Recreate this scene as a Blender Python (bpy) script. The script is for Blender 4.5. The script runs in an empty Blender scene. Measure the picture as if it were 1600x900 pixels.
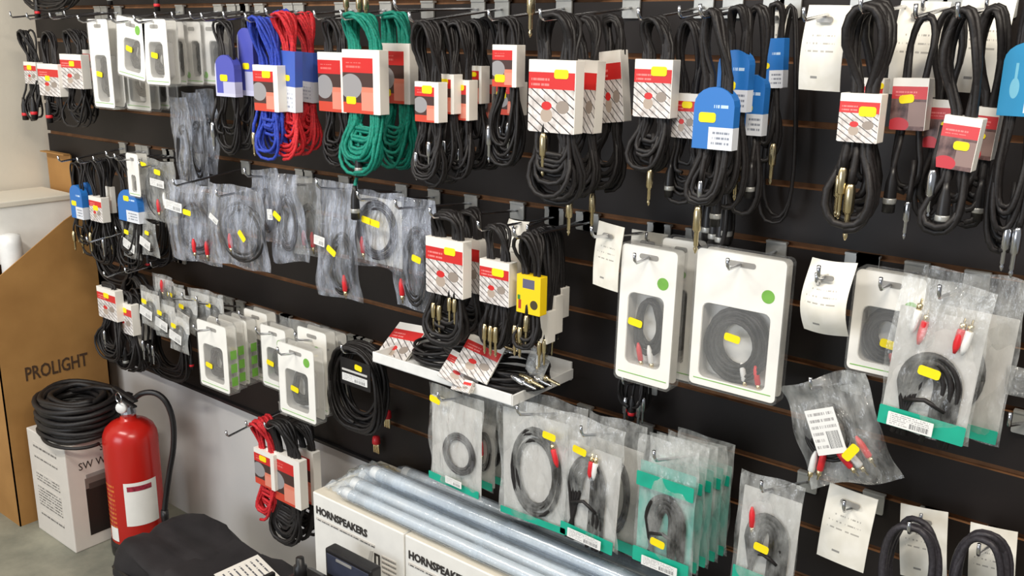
import bpy, bmesh, math, random
from mathutils import Vector, Matrix, noise as mnoise
random.seed(7)
sc = bpy.context.scene
COL = sc.collection
# ---------------------------------------------------------------- camera, world, lights
F, PITCH, ROLL, YAW, DIST, CAMH = 1451.5, 0.261815, 0.016308, 0.671746, 1.49409, 1.54
_cy, _sy, _cp, _sp = math.cos(YAW), math.sin(YAW), math.cos(PITCH), math.sin(PITCH)
FWD = Vector((-_sy*_cp, _cy*_cp, -_sp)); _r0 = Vector((_cy, _sy, 0)); _u0 = _r0.cross(FWD)
RGT = math.cos(ROLL)*_r0 + math.sin(ROLL)*_u0; UPV = -math.sin(ROLL)*_r0 + math.cos(ROLL)*_u0
CAM = Vector((0, -DIST, CAMH))
cd = bpy.data.cameras.new('camera'); co = bpy.data.objects.new('camera', cd); COL.objects.link(co)
cd.sensor_width = 36; cd.lens = F/1600*36; cd.clip_start = 0.01
co.matrix_world = Matrix(((RGT.x, UPV.x, -FWD.x, CAM.x), (RGT.y, UPV.y, -FWD.y, CAM.y), (RGT.z, UPV.z, -FWD.z, CAM.z), (0, 0, 0, 1)))
sc.camera = co
w = bpy.data.worlds.new('world'); sc.world = w; w.use_nodes = True
w.node_tree.nodes['Background'].inputs[0].default_value = (0.93, 0.96, 1.0, 1)
w.node_tree.nodes['Background'].inputs[1].default_value = 0.22
def area(name, loc, sx, sy, power, color, target):
    l = bpy.data.lights.new(name, 'AREA'); l.shape = 'RECTANGLE'; l.size = sx; l.size_y = sy; l.energy = power; l.color = color
    o = bpy.data.objects.new(name, l); COL.objects.link(o); o.location = loc
    d = Vector(target)-Vector(loc); o.rotation_euler = d.to_track_quat('-Z', 'Y').to_euler(); return o
area('ceiling_tube_light', (0.35, -1.25, 2.75), 1.5, 0.16, 36, (1.0, 0.91, 0.78), (-0.3, -0.3, 0.9))
area('ceiling_tube_light', (-2.1, -1.7, 2.75), 1.5, 0.16, 32, (1.0, 0.95, 0.87), (-2.3, -0.3, 0.6))
area('shop_window_light', (-1.9, -4.2, 1.5), 2.2, 1.6, 46, (0.86, 0.92, 1.0), (-2.0, 0, 0.7))
sc.view_settings.view_transform = 'Standard'; sc.view_settings.look = 'None'
sc.view_settings.exposure = 0.42; sc.view_settings.gamma = 1; sc.view_settings.use_curve_mapping = False
try: sc.cycles.transparent_max_bounces = 24
except Exception: pass

# ---------------------------------------------------------------- geometry helpers
def at(x, y, off):
    d = FWD + (x-800)/F*RGT - (y-450)/F*UPV
    return CAM + d*((DIST-off)/d.y)
class MB:
    def __init__(s): s.v = []; s.f = []; s.mi = []
    def add(s, vs, fs, mi=0):
        b = len(s.v); s.v += [tuple(v) for v in vs]; s.f += [tuple(i+b for i in f) for f in fs]; s.mi += [mi]*len(fs); return s
    def box(s, c, d, mi=0, bev=0):
        bm = bmesh.new(); bmesh.ops.create_cube(bm, size=1, matrix=Matrix.Translation(c) @ Matrix.Diagonal((d[0], d[1], d[2], 1)))
        if bev: bmesh.ops.bevel(bm, geom=bm.edges[:], offset=bev, segments=2, affect='EDGES', profile=.5)
        bm.verts.index_update(); s.add([v.co[:] for v in bm.verts], [[v.index for v in f.verts] for f in bm.faces], mi); bm.free(); return s
    def prism(s, pts, y0, y1, mi=0):          # XZ outline extruded along Y
        n = len(pts)
        return s.add([(p[0], y0, p[1]) for p in pts]+[(p[0], y1, p[1]) for p in pts],
                     [tuple(range(n)), tuple(range(2*n-1, n-1, -1))]+[(i, i+n, (i+1) % n+n, (i+1) % n) for i in range(n)], mi)
    def plate(s, x0, x1, z0, z1, y0, y1, r=0.004, mi=0): return s.prism(rr(x0, x1, z0, z1, r), y0, y1, mi)
    def ring(s, o, i, y0, y1, mi=0):           # frame between two outlines of equal count
        n = len(o); vs = [(p[0], y0, p[1]) for p in o]+[(p[0], y0, p[1]) for p in i]+[(p[0], y1, p[1]) for p in o]+[(p[0], y1, p[1]) for p in i]
        fs = []
        for k in range(n):
            j = (k+1) % n
            fs += [(k, j, n+j, n+k), (2*n+k, 3*n+k, 3*n+j, 2*n+j), (k, 2*n+k, 2*n+j, j), (n+k, n+j, 3*n+j, 3*n+k)]
        return s.add(vs, fs, mi)
    def tube(s, pts, r, sides=6, mi=0, cap=True):
        P = [Vector(p) for p in pts]; n = len(P); rs = r if isinstance(r, (list, tuple)) else [r]*n
        vs = []; up = None
        for i in range(n):
            t = (P[min(i+1, n-1)]-P[max(i-1, 0)])
            t = t.normalized() if t.length > 1e-9 else Vector((0, 0, 1))
            if up is None: up = t.orthogonal().normalized()
            else:
                up = up-t*up.dot(t); up = up.normalized() if up.length > 1e-6 else t.orthogonal().normalized()
            b = t.cross(up)
            for k in range(sides):
                a = 2*math.pi*k/sides; vs.append(P[i]+rs[i]*(math.cos(a)*up+math.sin(a)*b))
        fs = [(i*sides+k, i*sides+(k+1) % sides, (i+1)*sides+(k+1) % sides, (i+1)*sides+k) for i in range(n-1) for k in range(sides)]
        if cap: fs += [tuple(range(sides-1, -1, -1)), tuple((n-1)*sides+k for k in range(sides))]
        return s.add(vs, fs, mi)
    def lathe(s, prof, o=(0, 0, 0), axis=(0, 0, 1), sides=14, mi=0):   # prof = [(r, h)]
        a = Vector(axis).normalized(); return s.tube([Vector(o)+a*h for r, h in prof], [r for r, h in prof], sides, mi)
    def grid(s, fn, nu, nv, mi=0):
        vs = [fn(i/nu, j/nv) for j in range(nv+1) for i in range(nu+1)]
        return s.add(vs, [(j*(nu+1)+i, j*(nu+1)+i+1, (j+1)*(nu+1)+i+1, (j+1)*(nu+1)+i) for j in range(nv) for i in range(nu)], mi)
def rr(x0, x1, z0, z1, r, n=4):
    r = min(r, (x1-x0)*.49, (z1-z0)*.49); out = []
    for cx, cz, a0 in ((x1-r, z1-r, 0), (x0+r, z1-r, 90), (x0+r, z0+r, 180), (x1-r, z0+r, 270)):
        for k in range(n+1):
            a = math.radians(a0+90*k/n); out.append((cx+r*math.cos(a), cz+r*math.sin(a)))
    return out[::-1]
def ell(cx, cz, rx, rz, n=20): return [(cx+rx*math.cos(-2*math.pi*k/n), cz+rz*math.sin(-2*math.pi*k/n)) for k in range(n)]
def part(name, mb, mat, parent=None, loc=(0, 0, 0), rot=(0, 0, 0), smooth=False):
    me = bpy.data.meshes.new(name); me.from_pydata(mb.v, [], mb.f)
    for m in (mat if isinstance(mat, (list, tuple)) else [mat]): me.materials.append(m)
    me.polygons.foreach_set('material_index', mb.mi)
    if smooth: me.polygons.foreach_set('use_smooth', [True]*len(me.polygons))
    me.validate(); bm = bmesh.new(); bm.from_mesh(me); bmesh.ops.recalc_face_normals(bm, faces=bm.faces); bm.to_mesh(me); bm.free()
    o = bpy.data.objects.new(name, me); COL.objects.link(o); o.location = loc; o.rotation_euler = rot; o.parent = parent; return o
def tag(o, label=None, cat=None, group=None, kind=None):
    if label: o['label'] = label
    if cat: o['category'] = cat
    if group: o['group'] = group
    if kind: o['kind'] = kind
    return o
def thing(name, label, cat, loc, rot=(0, 0, 0), group=None):
    o = bpy.data.objects.new(name, None); COL.objects.link(o); o.empty_display_size = .02
    o.location = loc; o.rotation_euler = rot; return tag(o, label, cat, group)
def text(name, body, size, mat, parent, loc, rot, bold=0.0, sx=1.0):
    c = bpy.data.curves.new(name, 'FONT'); c.body = body; c.size = size; c.extrude = .0004; c.offset = bold; c.align_x = 'LEFT'
    c.resolution_u = 2
    t = bpy.data.objects.new(name, c); COL.objects.link(t); bpy.context.view_layer.update()
    me = bpy.data.meshes.new_from_object(t.evaluated_get(bpy.context.evaluated_depsgraph_get()))
    bpy.data.objects.remove(t); me.materials.clear(); me.materials.append(mat)
    o = bpy.data.objects.new(name, me); COL.objects.link(o); o.location = loc; o.rotation_euler = rot; o.scale = (sx, 1, 1); o.parent = parent; return o

# ---------------------------------------------------------------- materials
def base(name, col, rough=.5, metal=0, spec=.5):
    m = bpy.data.materials.new(name); m.use_nodes = True; b = m.node_tree.nodes['Principled BSDF']
    b.inputs['Base Color'].default_value = (*col, 1); b.inputs['Roughness'].default_value = rough; b.inputs['Metallic'].default_value = metal
    b.inputs['Specular IOR Level'].default_value = spec; return m
def srgb(*c): return tuple(((x/255)/12.92 if x/255 <= .04045 else ((x/255+.055)/1.055)**2.4) for x in c)
class NT:
    def __init__(s, m): s.m = m; s.t = m.node_tree; s.b = s.t.nodes['Principled BSDF']
    def n(s, ty, **kw):
        o = s.t.nodes.new(ty)
        for k, v in kw.items(): setattr(o, k, v)
        return o
    def put(s, sock, v):
        if isinstance(v, (int, float)): sock.default_value = v
        elif isinstance(v, tuple): sock.default_value = (*v, 1) if len(v) == 3 and len(sock.default_value) == 4 else v
        else: s.t.links.new(v, sock)
    def math(s, op, a, b=0.0):
        o = s.n('ShaderNodeMath', operation=op); s.put(o.inputs[0], a); s.put(o.inputs[1], b); return o.outputs[0]
    def mix(s, f, a, b):
        o = s.n('ShaderNodeMix', data_type='RGBA'); s.put(o.inputs[0], f); s.put(o.inputs[6], a); s.put(o.inputs[7], b); return o.outputs[2]
    def band(s, v, lo, hi): return s.math('MULTIPLY', s.math('GREATER_THAN', v, lo), s.math('LESS_THAN', v, hi))
    def rect(s, u, v, x0, x1, z0, z1): return s.math('MULTIPLY', s.band(u, x0, x1), s.band(v, z0, z1))
    def disc(s, u, v, cx, cz, rx, rz):
        a = s.math('POWER', s.math('ABSOLUTE', s.math('DIVIDE', s.math('SUBTRACT', u, cx), rx)), 2.0)
        b = s.math('POWER', s.math('ABSOLUTE', s.math('DIVIDE', s.math('SUBTRACT', v, cz), rz)), 2.0)
        return s.math('LESS_THAN', s.math('ADD', a, b), 1.0)
    def gen(s, ax='XZ'):
        c = s.n('ShaderNodeTexCoord'); x = s.n('ShaderNodeSeparateXYZ'); s.t.links.new(c.outputs['Generated'], x.inputs[0])
        s.gv = c.outputs['Generated']; s.ov = c.outputs['Object']; return x.outputs[ax[0]], x.outputs[ax[1]]
    def noise(s, scale, detail=3, vec=None, rough=.5):
        o = s.n('ShaderNodeTexNoise'); o.inputs['Scale'].default_value = scale; o.inputs['Detail'].default_value = detail; o.inputs['Roughness'].default_value = rough
        if vec is not None: s.t.links.new(vec, o.inputs['Vector'])
        return o.outputs['Fac']
    def ramp(s, f, lo, hi):
        o = s.n('ShaderNodeMapRange'); s.put(o.inputs['Value'], f); o.inputs['From Min'].default_value = lo; o.inputs['From Max'].default_value = hi; return o.outputs[0]
    def bump(s, h, strength, dist=.01):
        o = s.n('ShaderNodeBump'); o.inputs['Strength'].default_value = strength; o.inputs['Distance'].default_value = dist; s.t.links.new(h, o.inputs['Height']); s.t.links.new(o.outputs[0], s.b.inputs['Normal'])
    def lines(s, u, v, rows, x0, x1, z0, z1, dens=40, thr=.5, fill=.45):   # rows of small unreadable print
        r = s.math('MULTIPLY', v, float(rows)); fr = s.math('FRACT', r); fl = s.math('FLOOR', r)
        cv = s.n('ShaderNodeCombineXYZ'); s.put(cv.inputs[0], s.math('MULTIPLY', u, float(dens))); s.put(cv.inputs[1], s.math('MULTIPLY', fl, 7.3))
        ink = s.math('GREATER_THAN', s.noise(1.0, 2, cv.outputs[0]), thr)
        return s.math('MULTIPLY', s.math('MULTIPLY', ink, s.math('LESS_THAN', fr, fill)), s.rect(u, v, x0, x1, z0, z1))
    def col(s, c): s.put(s.b.inputs['Base Color'], c); return s.m
WHITE = srgb(238, 234, 226); RED = srgb(205, 42, 40); BLUE = srgb(38, 112, 190)
def tinted(name, col, rough, var=.25, scale=30, metal=0, bump=0, spec=.5):
    t = NT(base(name, col, rough, metal, spec)); c = t.n('ShaderNodeTexCoord').outputs['Object']; f = t.noise(scale, 4, c)
    t.col(t.mix(t.ramp(f, .3, .7), tuple(x*(1-var) for x in col), tuple(min(1, x*(1+var)) for x in col)))
    if bump: t.bump(f, bump, .004)
    return t.m
def cable_mat(name, col, rough=.5):
    t = NT(base(name, col, rough, 0, .4)); c = t.n('ShaderNodeTexCoord').outputs['Object']
    f = t.noise(260, 2, c); t.col(t.mix(t.ramp(f, .35, .65), tuple(x*.75 for x in col), tuple(min(1, x*1.25) for x in col))); t.bump(f, .25, .001); return t.m
M = {}
M['black_cable'] = cable_mat('black rubber cable', srgb(31, 28, 28), .5)
M['grey_cable'] = cable_mat('dark grey cable', srgb(50, 47, 52), .5)
M['blue_cable'] = cable_mat('blue braided cable', srgb(42, 66, 170), .6)
M['red_cable'] = cable_mat('red braided cable', srgb(196, 36, 44), .6)
M['green_cable'] = cable_mat('green braided cable', srgb(10, 128, 108), .6)
M['gold'] = tinted('pale gold plug metal', srgb(226, 208, 166), .25, .1, 60, 1)
M['chrome'] = tinted('chrome wire', srgb(205, 206, 210), .2, .08, 40, 1)
M['plate_grey'] = tinted('grey zinc plate', srgb(176, 176, 172), .4, .1, 50, .55)
M['black_plastic'] = tinted('black moulded plastic', srgb(28, 26, 27), .4, .2, 60)
M['red_plastic'] = tinted('red plastic', srgb(216, 40, 48), .4, .1, 60)
M['white_plastic'] = tinted('white plastic', srgb(236, 236, 234), .35, .04, 40)
M['yellow'] = tinted('yellow price label', srgb(250, 226, 0), .55, .04, 90)
M['green_dot'] = tinted('leaf green print', srgb(118, 178, 72), .5, .08, 60)
M['pack_white'] = tinted('white pack card', srgb(240, 238, 232), .38, .03, 30)
M['teal'] = tinted('teal print', srgb(24, 168, 140), .4, .08, 30)
M['teal_pale'] = tinted('pale teal insert card', srgb(112, 178, 166), .5, .06, 20)
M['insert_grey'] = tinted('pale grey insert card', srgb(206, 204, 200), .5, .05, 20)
M['ink'] = base('black print', srgb(52, 48, 46), .6)
M['ink_brown'] = tinted('dark carton print', srgb(74, 52, 34), .7, .25, 120)
M['handle_grey'] = tinted('grey tinted clear sheet', srgb(150, 148, 144), .25, .1, 30)
def card(name, kind):
    t = NT(base(name, WHITE, .42, 0, .45)); u, v = t.gen()
    c = WHITE
    if kind == 'photo':
        body = t.mix(t.rect(u, v, .5, 1, 0, .42), srgb(70, 48, 44), srgb(222, 128, 104))
        body = t.mix(t.band(v, .0, .17), body, srgb(205, 72, 52)); body = t.mix(t.rect(u, v, .5, 1, .05, .34), body, srgb(226, 142, 122))
        body = t.mix(t.disc(u, v, .22, .42, .3, .2), body, srgb(150, 148, 150))
        c = t.mix(t.band(v, 0, .64), c, body); c = t.mix(t.band(v, .64, .87), c, RED)
        c = t.mix(t.lines(u, v, 14, .1, .5, .7, .8, 30, .45), c, srgb(224, 110, 104))
        c = t.mix(t.band(u, .82, 2), c, WHITE)
    elif kind == 'lines':
        d = t.math('FRACT', t.math('ADD', t.math('MULTIPLY', v, 8.0), t.math('MULTIPLY', u, 4.4)))
        nz = t.noise(6, 3, t.gv)
        body = t.mix(t.math('LESS_THAN', d, .16), t.mix(t.ramp(nz, .35, .75), srgb(236, 232, 230), srgb(170, 160, 154)), srgb(60, 54, 54))
        body = t.mix(t.disc(u, v, .74, .36, .14, .09), body, srgb(150, 138, 128)); body = t.mix(t.disc(u, v, .4, .24, .13, .1), body, srgb(176, 160, 146))
        body = t.mix(t.disc(u, v, .4, .37, .11, .06), body, RED)
        c = t.mix(t.band(v, 0, .6), c, body); c = t.mix(t.band(v, .6, .83), c, RED)
        c = t.mix(t.lines(u, v, 14, .06, .45, .64, .75, 30, .45), c, srgb(232, 130, 126)); c = t.mix(t.band(u, .985, 2), c, WHITE)
    elif kind == 'dark':
        nz = t.noise(4, 3, t.gv); body = t.mix(t.ramp(nz, .35, .65), srgb(66, 44, 44), srgb(128, 100, 96))
        body = t.mix(t.rect(u, v, .5, 1, .08, .55), body, srgb(142, 118, 112)); body = t.mix(t.disc(u, v, .25, .1, .3, .14), body, srgb(190, 50, 60))
        c = t.mix(t.band(v, 0, .6), c, body); c = t.mix(t.band(v, .6, .84), c, srgb(204, 62, 66))
        c = t.mix(t.lines(u, v, 14, .1, .7, .66, .76, 30, .45), c, srgb(230, 130, 128)); c = t.mix(t.band(u, .985, 2), c, WHITE)
    elif kind == 'blue':
        c = t.mix(t.rect(u, v, .4, 1.1, -.1, .36), BLUE, srgb(222, 226, 234)); c = t.mix(t.lines(u, v, 12, .48, .92, .06, .3, 30, .45), c, srgb(130, 136, 150))
        c = t.mix(t.lines(u, v, 9, .5, .85, .62, .74, 14, .42), c, srgb(190, 214, 240))
    elif kind == 'violet':
        B2 = srgb(78, 84, 176); c = t.mix(t.rect(u, v, .4, 1.1, .02, .36), B2, srgb(186, 186, 214)); c = t.mix(t.band(u, -1, .06), c, srgb(206, 206, 232)); c = t.mix(t.band(v, -.1, .08), c, srgb(200, 200, 226))
    elif kind == 'cyan':
        c = t.mix(t.rect(u, v, .55, 1.1, .05, .38), srgb(16, 132, 182), srgb(214, 224, 232)); c = t.mix(t.lines(u, v, 10, .6, 1, .1, .34, 30, .45), c, srgb(90, 110, 130))
        c = t.mix(t.disc(u, v, .3, .38, .1, .14), c, srgb(110, 180, 206)); c = t.mix(t.rect(u, v, .27, .33, .4, .72), c, srgb(110, 180, 206))
    elif kind == 'bluewhite':
        c = t.mix(t.band(v, .42, 2), srgb(222, 224, 232), srgb(66, 96, 184)); c = t.mix(t.lines(u, v, 14, .2, .8, .05, .36, 24, .5), c, srgb(150, 156, 176))
    elif kind == 'yellowcard':
        c = srgb(246, 208, 20); c = t.mix(t.rect(u, v, .25, .75, .66, .9), c, srgb(96, 96, 120)); c = t.mix(t.rect(u, v, .08, .2, .1, .34), c, srgb(180, 60, 40)); c = t.mix(t.disc(u, v, .74, .26, .16, .12), c, srgb(70, 62, 40)); c = t.mix(t.rect(u, v, .04, .16, .34, .46), c, srgb(60, 130, 60))
    elif kind == 'label':
        bar = t.math('GREATER_THAN', t.noise(1.0, 0, None), 2.0)
        cv = t.n('ShaderNodeCombineXYZ'); t.put(cv.inputs[0], t.math('MULTIPLY', u, 60.0)); bar = t.math('GREATER_THAN', t.noise(1.0, 1, cv.outputs[0]), .5)
        c = t.mix(t.math('MULTIPLY', bar, t.rect(u, v, .5, .92, .12, .5)), srgb(236, 236, 234), srgb(96, 96, 98)); c = t.mix(t.lines(u, v, 7, .06, .92, .55, .92, 34, .48), c, srgb(168, 166, 166)); c = t.mix(t.lines(u, v, 7, .06, .45, .12, .5, 34, .48), c, srgb(172, 170, 170))
    elif kind == 'sheet':
        c = t.mix(t.ramp(t.noise(3, 2, t.gv), .3, .7), srgb(232, 228, 216), srgb(244, 241, 232)); c = t.mix(t.lines(u, v, 11, .12, .8, .42, .72, 18, .52, .22), c, srgb(176, 172, 164)); c = t.mix(t.lines(u, v, 7, .3, .52, .14, .28, 9, .52, .2), c, srgb(150, 148, 144))
    elif kind == 'plain': pass
    return t.col(c)
for k in ('photo', 'lines', 'dark', 'blue', 'violet', 'cyan', 'bluewhite', 'yellowcard', 'label', 'sheet', 'plain'): M[k] = card('printed card '+k, k)
def film(name, tint, lo, hi, rough=.1, scale=9, gloss=.5, bump=.8, st=(2.2, 1, .9), fr=(.38, .72)):
    m = base(name, tint, .45, 0, .3); t = NT(m); c = t.n('ShaderNodeTexCoord').outputs['Object']
    mp = t.n('ShaderNodeMapping'); mp.inputs['Scale'].default_value = st; t.t.links.new(c, mp.inputs[0])
    f = t.noise(scale, 5, mp.outputs[0], .65); t.bump(t.noise(scale*2.6, 4, mp.outputs[0]), bump, .012)
    nb = t.b.inputs['Normal'].links[0].from_socket
    o = t.n('ShaderNodeMapRange'); t.put(o.inputs['Value'], f); o.inputs['From Min'].default_value = fr[0]; o.inputs['From Max'].default_value = fr[1]; o.inputs['To Min'].default_value = lo; o.inputs['To Max'].default_value = hi
    tr = t.n('ShaderNodeBsdfTransparent'); gl = t.n('ShaderNodeBsdfGlossy'); gl.inputs['Roughness'].default_value = rough; t.t.links.new(nb, gl.inputs['Normal'])
    m1 = t.n('ShaderNodeMixShader'); t.put(m1.inputs[0], o.outputs[0]); t.t.links.new(tr.outputs[0], m1.inputs[1]); t.t.links.new(t.b.outputs[0], m1.inputs[2])
    lw = t.n('ShaderNodeLayerWeight'); t.t.links.new(nb, lw.inputs['Normal'])
    fc = t.math('ADD', t.math('MULTIPLY', t.math('POWER', lw.outputs['Facing'], 3.0), gloss), .05)
    m2 = t.n('ShaderNodeMixShader'); t.put(m2.inputs[0], fc); t.t.links.new(m1.outputs[0], m2.inputs[1]); t.t.links.new(gl.outputs[0], m2.inputs[2])
    t.t.links.new(m2.outputs[0], t.t.nodes['Material Output'].inputs['Surface']); return m
M['bag'] = film('clear polythene bag', srgb(244, 246, 244), .02, .36, .12, 10, .6)
M['bag_blue'] = film('clear crinkled polythene bag', srgb(214, 222, 240), .05, .6, .1, 13, .7, .9, (2.6, 1, .55), (.46, .74))  # bluish white streaks painted into the film stand in for fold highlights
M['shell'] = film('clear blister shell', srgb(225, 226, 226), .05, .1, .06, 6, .4, .15)
M['tube_film'] = film('clear wrapping film', srgb(214, 228, 242), .08, .5, .08, 6, .6, .5)

# ---------------------------------------------------------------- setting
GZ = lambda k: 1.5134-.1*k
SLAT_BOT = 0.492
t = NT(base('black melamine slat', srgb(33, 29, 29), .5, 0, .3)); cc = t.n('ShaderNodeTexCoord').outputs['Object']; t.col(t.mix(t.ramp(t.noise(5, 4, cc), .3, .7), srgb(25, 20, 18), srgb(34, 28, 26))); M['slat'] = t.m
M['mdf'] = tinted('raw brown fibreboard', srgb(122, 84, 52), .8, .25, 40)
t = NT(base('cream painted wall', srgb(220, 212, 196), .75)); cc = t.n('ShaderNodeTexCoord').outputs['Object']; t.col(t.mix(t.ramp(t.noise(2.2, 5, cc), .3, .7), srgb(212, 204, 188), srgb(228, 221, 206))); t.bump(t.noise(60, 3, cc), .08, .004); M['cream'] = t.m
t = NT(base('off white painted wall', srgb(205, 203, 200), .6)); cc = t.n('ShaderNodeTexCoord').outputs['Object']; t.col(t.mix(t.ramp(t.noise(2.5, 5, cc), .3, .7), srgb(198, 196, 194), srgb(212, 209, 205))); t.bump(t.noise(50, 3, cc), .08, .004); M['white_wall'] = t.m
t = NT(base('worn concrete floor', srgb(132, 132, 118), .6)); cc = t.n('ShaderNodeTexCoord').outputs['Object']; t.col(t.mix(t.ramp(t.noise(5, 7, cc, .65), .3, .7), srgb(108, 110, 100), srgb(156, 154, 138))); t.bump(t.noise(30, 6, cc), .15, .004); M['floor'] = t.m
tag(part('floor', MB().box((-1.2, -1.6, -.03), (5.2, 3.6, .06)), M['floor']), kind='structure')
tag(part('wall_back', MB().box((-1.2, .062, 1.25), (4.2, .08, 2.5)), M['white_wall']), kind='structure')
tag(part('wall_left', MB().box((-3.26, -.75, 1.25), (.08, 1.7, 2.5)), M['cream']), kind='structure')
XL, XR = -3.205, .85
sb = tag(part('wall_slatted', MB().box(((XL+XR)/2, .016, (SLAT_BOT+2.3)/2), (XR-XL, .011, 2.3-SLAT_BOT)), M['mdf']), kind='structure')
zs = [SLAT_BOT-.0045]+[GZ(k) for k in range(9, -9, -1)]
for a, b in zip(zs[:-1], zs[1:]):
    mb = MB().box(((XL+XR)/2, .0055, (a+b)/2), (XR-XL, .010, b-a-.0105)); mb.mi = [0]*len(mb.f)
    o = part('slat', mb, [M['slat'], M['mdf']], sb)
    for p in o.data.polygons: p.material_index = 0 if p.normal.y < -.5 else 1
o = part('edge_trim', MB().box(((XL+XR)/2, .004, SLAT_BOT-.004), (XR-XL, .03, .008)), M['black_plastic'], sb)

# ---------------------------------------------------------------- hanging stock builders
HOOKS = 0
def hook(label, X, zp, off, L, gz, wide=.036, tilt=None):
    # zp = height of the prong at distance off from the wall
    z0 = gz-.016; s = (zp-z0)/off if off > .02 else .08
    s = max(-.12, min(.3, s))
    h = thing('slatwall_hook', label, 'hook', (X, 0, z0), group='slatwall display hooks')
    part('back_plate', MB().plate(-wide/2, wide/2, -.018, .016, -.005, -.001, .003).box((0, -.001, .016), (wide, .012, .004)), M['plate_grey'], h)
    part('prong', MB().tube([(0, -.003, 0), (0, -.02, s*.02), (0, -L*.96, s*L*.96), (0, -L*.99, s*L+.006), (0, -L, s*L+.018)], .0028, 8), M['chrome'], h, smooth=True)
    return h
def sticker(parent, x, z, y, rot=0, w=.024, h=.013, mat='yellow'):
    return part('price_sticker', MB().plate(-w/2, w/2, -h/2, h/2, -.0007, 0, .004), M[mat], parent, (x, y, z), (0, rot, 0))
def spiral(w, h, n, r, seed, spread=.05, pinch=None, topw=.55, z0=0, K=30, vary=.16):
    rnd = random.Random(seed); P = []; m = n+2
    ks = [rnd.random() for _ in range(m)]; ks[0] = ks[1] = 1.0
    hw = [w/2*(1-2.6*vary*(1-k)) for k in ks]; zb = [-h*(1-1.3*vary*(1-k))*(1-.04*rnd.random()) for k in ks]
    tw = [topw*(.75+.4*rnd.random()) for _ in ks]; zt = [-.012*rnd.random() for _ in ks]; yo = [spread*(rnd.random()-.5) for _ in ks]
    sk = [w*.06*(rnd.random()-.5) for _ in ks]; cq = [rnd.random() for _ in ks]; cy = [rnd.random()*2-1 for _ in ks]
    for i in range(n*K+1):
        t = 2*math.pi*i/K; j = i//K; f = i/K-j; f = f*f*(3-2*f)
        L = lambda q: q[j]*(1-f)+q[j+1]*f
        u = (1-math.cos(t))/2; sx = math.sin(t); sx = math.copysign(abs(sx)**.75, sx)
        x = sx*L(hw)*(1+(L(tw)-1)*u)+L(sk)*math.sin(t*.5); y = L(yo)*(.6+.4*u)+.003*math.sin(3*t+j); z = z0+L(zb)+(L(zt)-L(zb))*u
        if pinch:
            cx, cz, chw, chh, chd = pinch; d = abs(z-cz)/chh
            g = 1.0 if d < 1.06 else math.exp(-((d-1.06)*chh/(.17*h))**2)
            px_ = cx+math.copysign(max(0, chw-1.8*r)*(.25+.75*L(cq)), sx if abs(sx) > 1e-6 else 1); py_ = L(cy)*max(0, chd-1.5*r)
            x = x*(1-g)+px_*g; y = y*(1-g)+py_*g
        P.append((x, y, z))
    return P
def jack(parent, top, mat='gold', ax=(0, 0, -1), s=1.0):
    o = part('jack_plug', MB().lathe([(.003*s, 0), (.005*s, .004*s), (.0062*s, .010*s), (.0062*s, .034*s), (.0045*s, .036*s), (.0034*s, .038*s), (.0034*s, .056*s), (.0022*s, .058*s), (.0034*s, .061*s), (.001*s, .068*s)], (0, 0, 0), ax, 10), M[mat], parent, top, smooth=True); return o
def xlr(parent, top, ax=(0, 0, -1), s=1.0, ring='black_plastic'):
    o = part('xlr_connector', MB().lathe([(.004*s, -.012*s), (.0055*s, 0), (.0085*s, .012*s), (.0095*s, .035*s), (.0095*s, .058*s), (.008*s, .059*s), (.0078*s, .048*s)], (0, 0, 0), ax, 12), M['black_plastic'], parent, top, smooth=True)
    part('collar', MB().lathe([(.0098*s, .036*s), (.0102*s, .038*s), (.0102*s, .043*s), (.0098*s, .045*s)], (0, 0, 0), ax, 12), M['plate_grey' if ring == 'black_plastic' else ring], o, smooth=True); return o
def rca(parent, top, col, ax=(0, 0, -1), s=1.0):
    o = part('phono_plug', MB().lathe([(.002*s, -.008*s), (.0045*s, 0), (.0055*s, .006*s), (.0055*s, .026*s), (.004*s, .028*s)], (0, 0, 0), ax, 10), M[col], parent, top, smooth=True)
    part('contact', MB().lathe([(.0042*s, .0275*s), (.0042*s, .036*s), (.0015*s, .0365*s), (.0015*s, .044*s)], (0, 0, 0), ax, 8), M['gold'], o, smooth=True); return o
SEED = [100]
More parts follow.
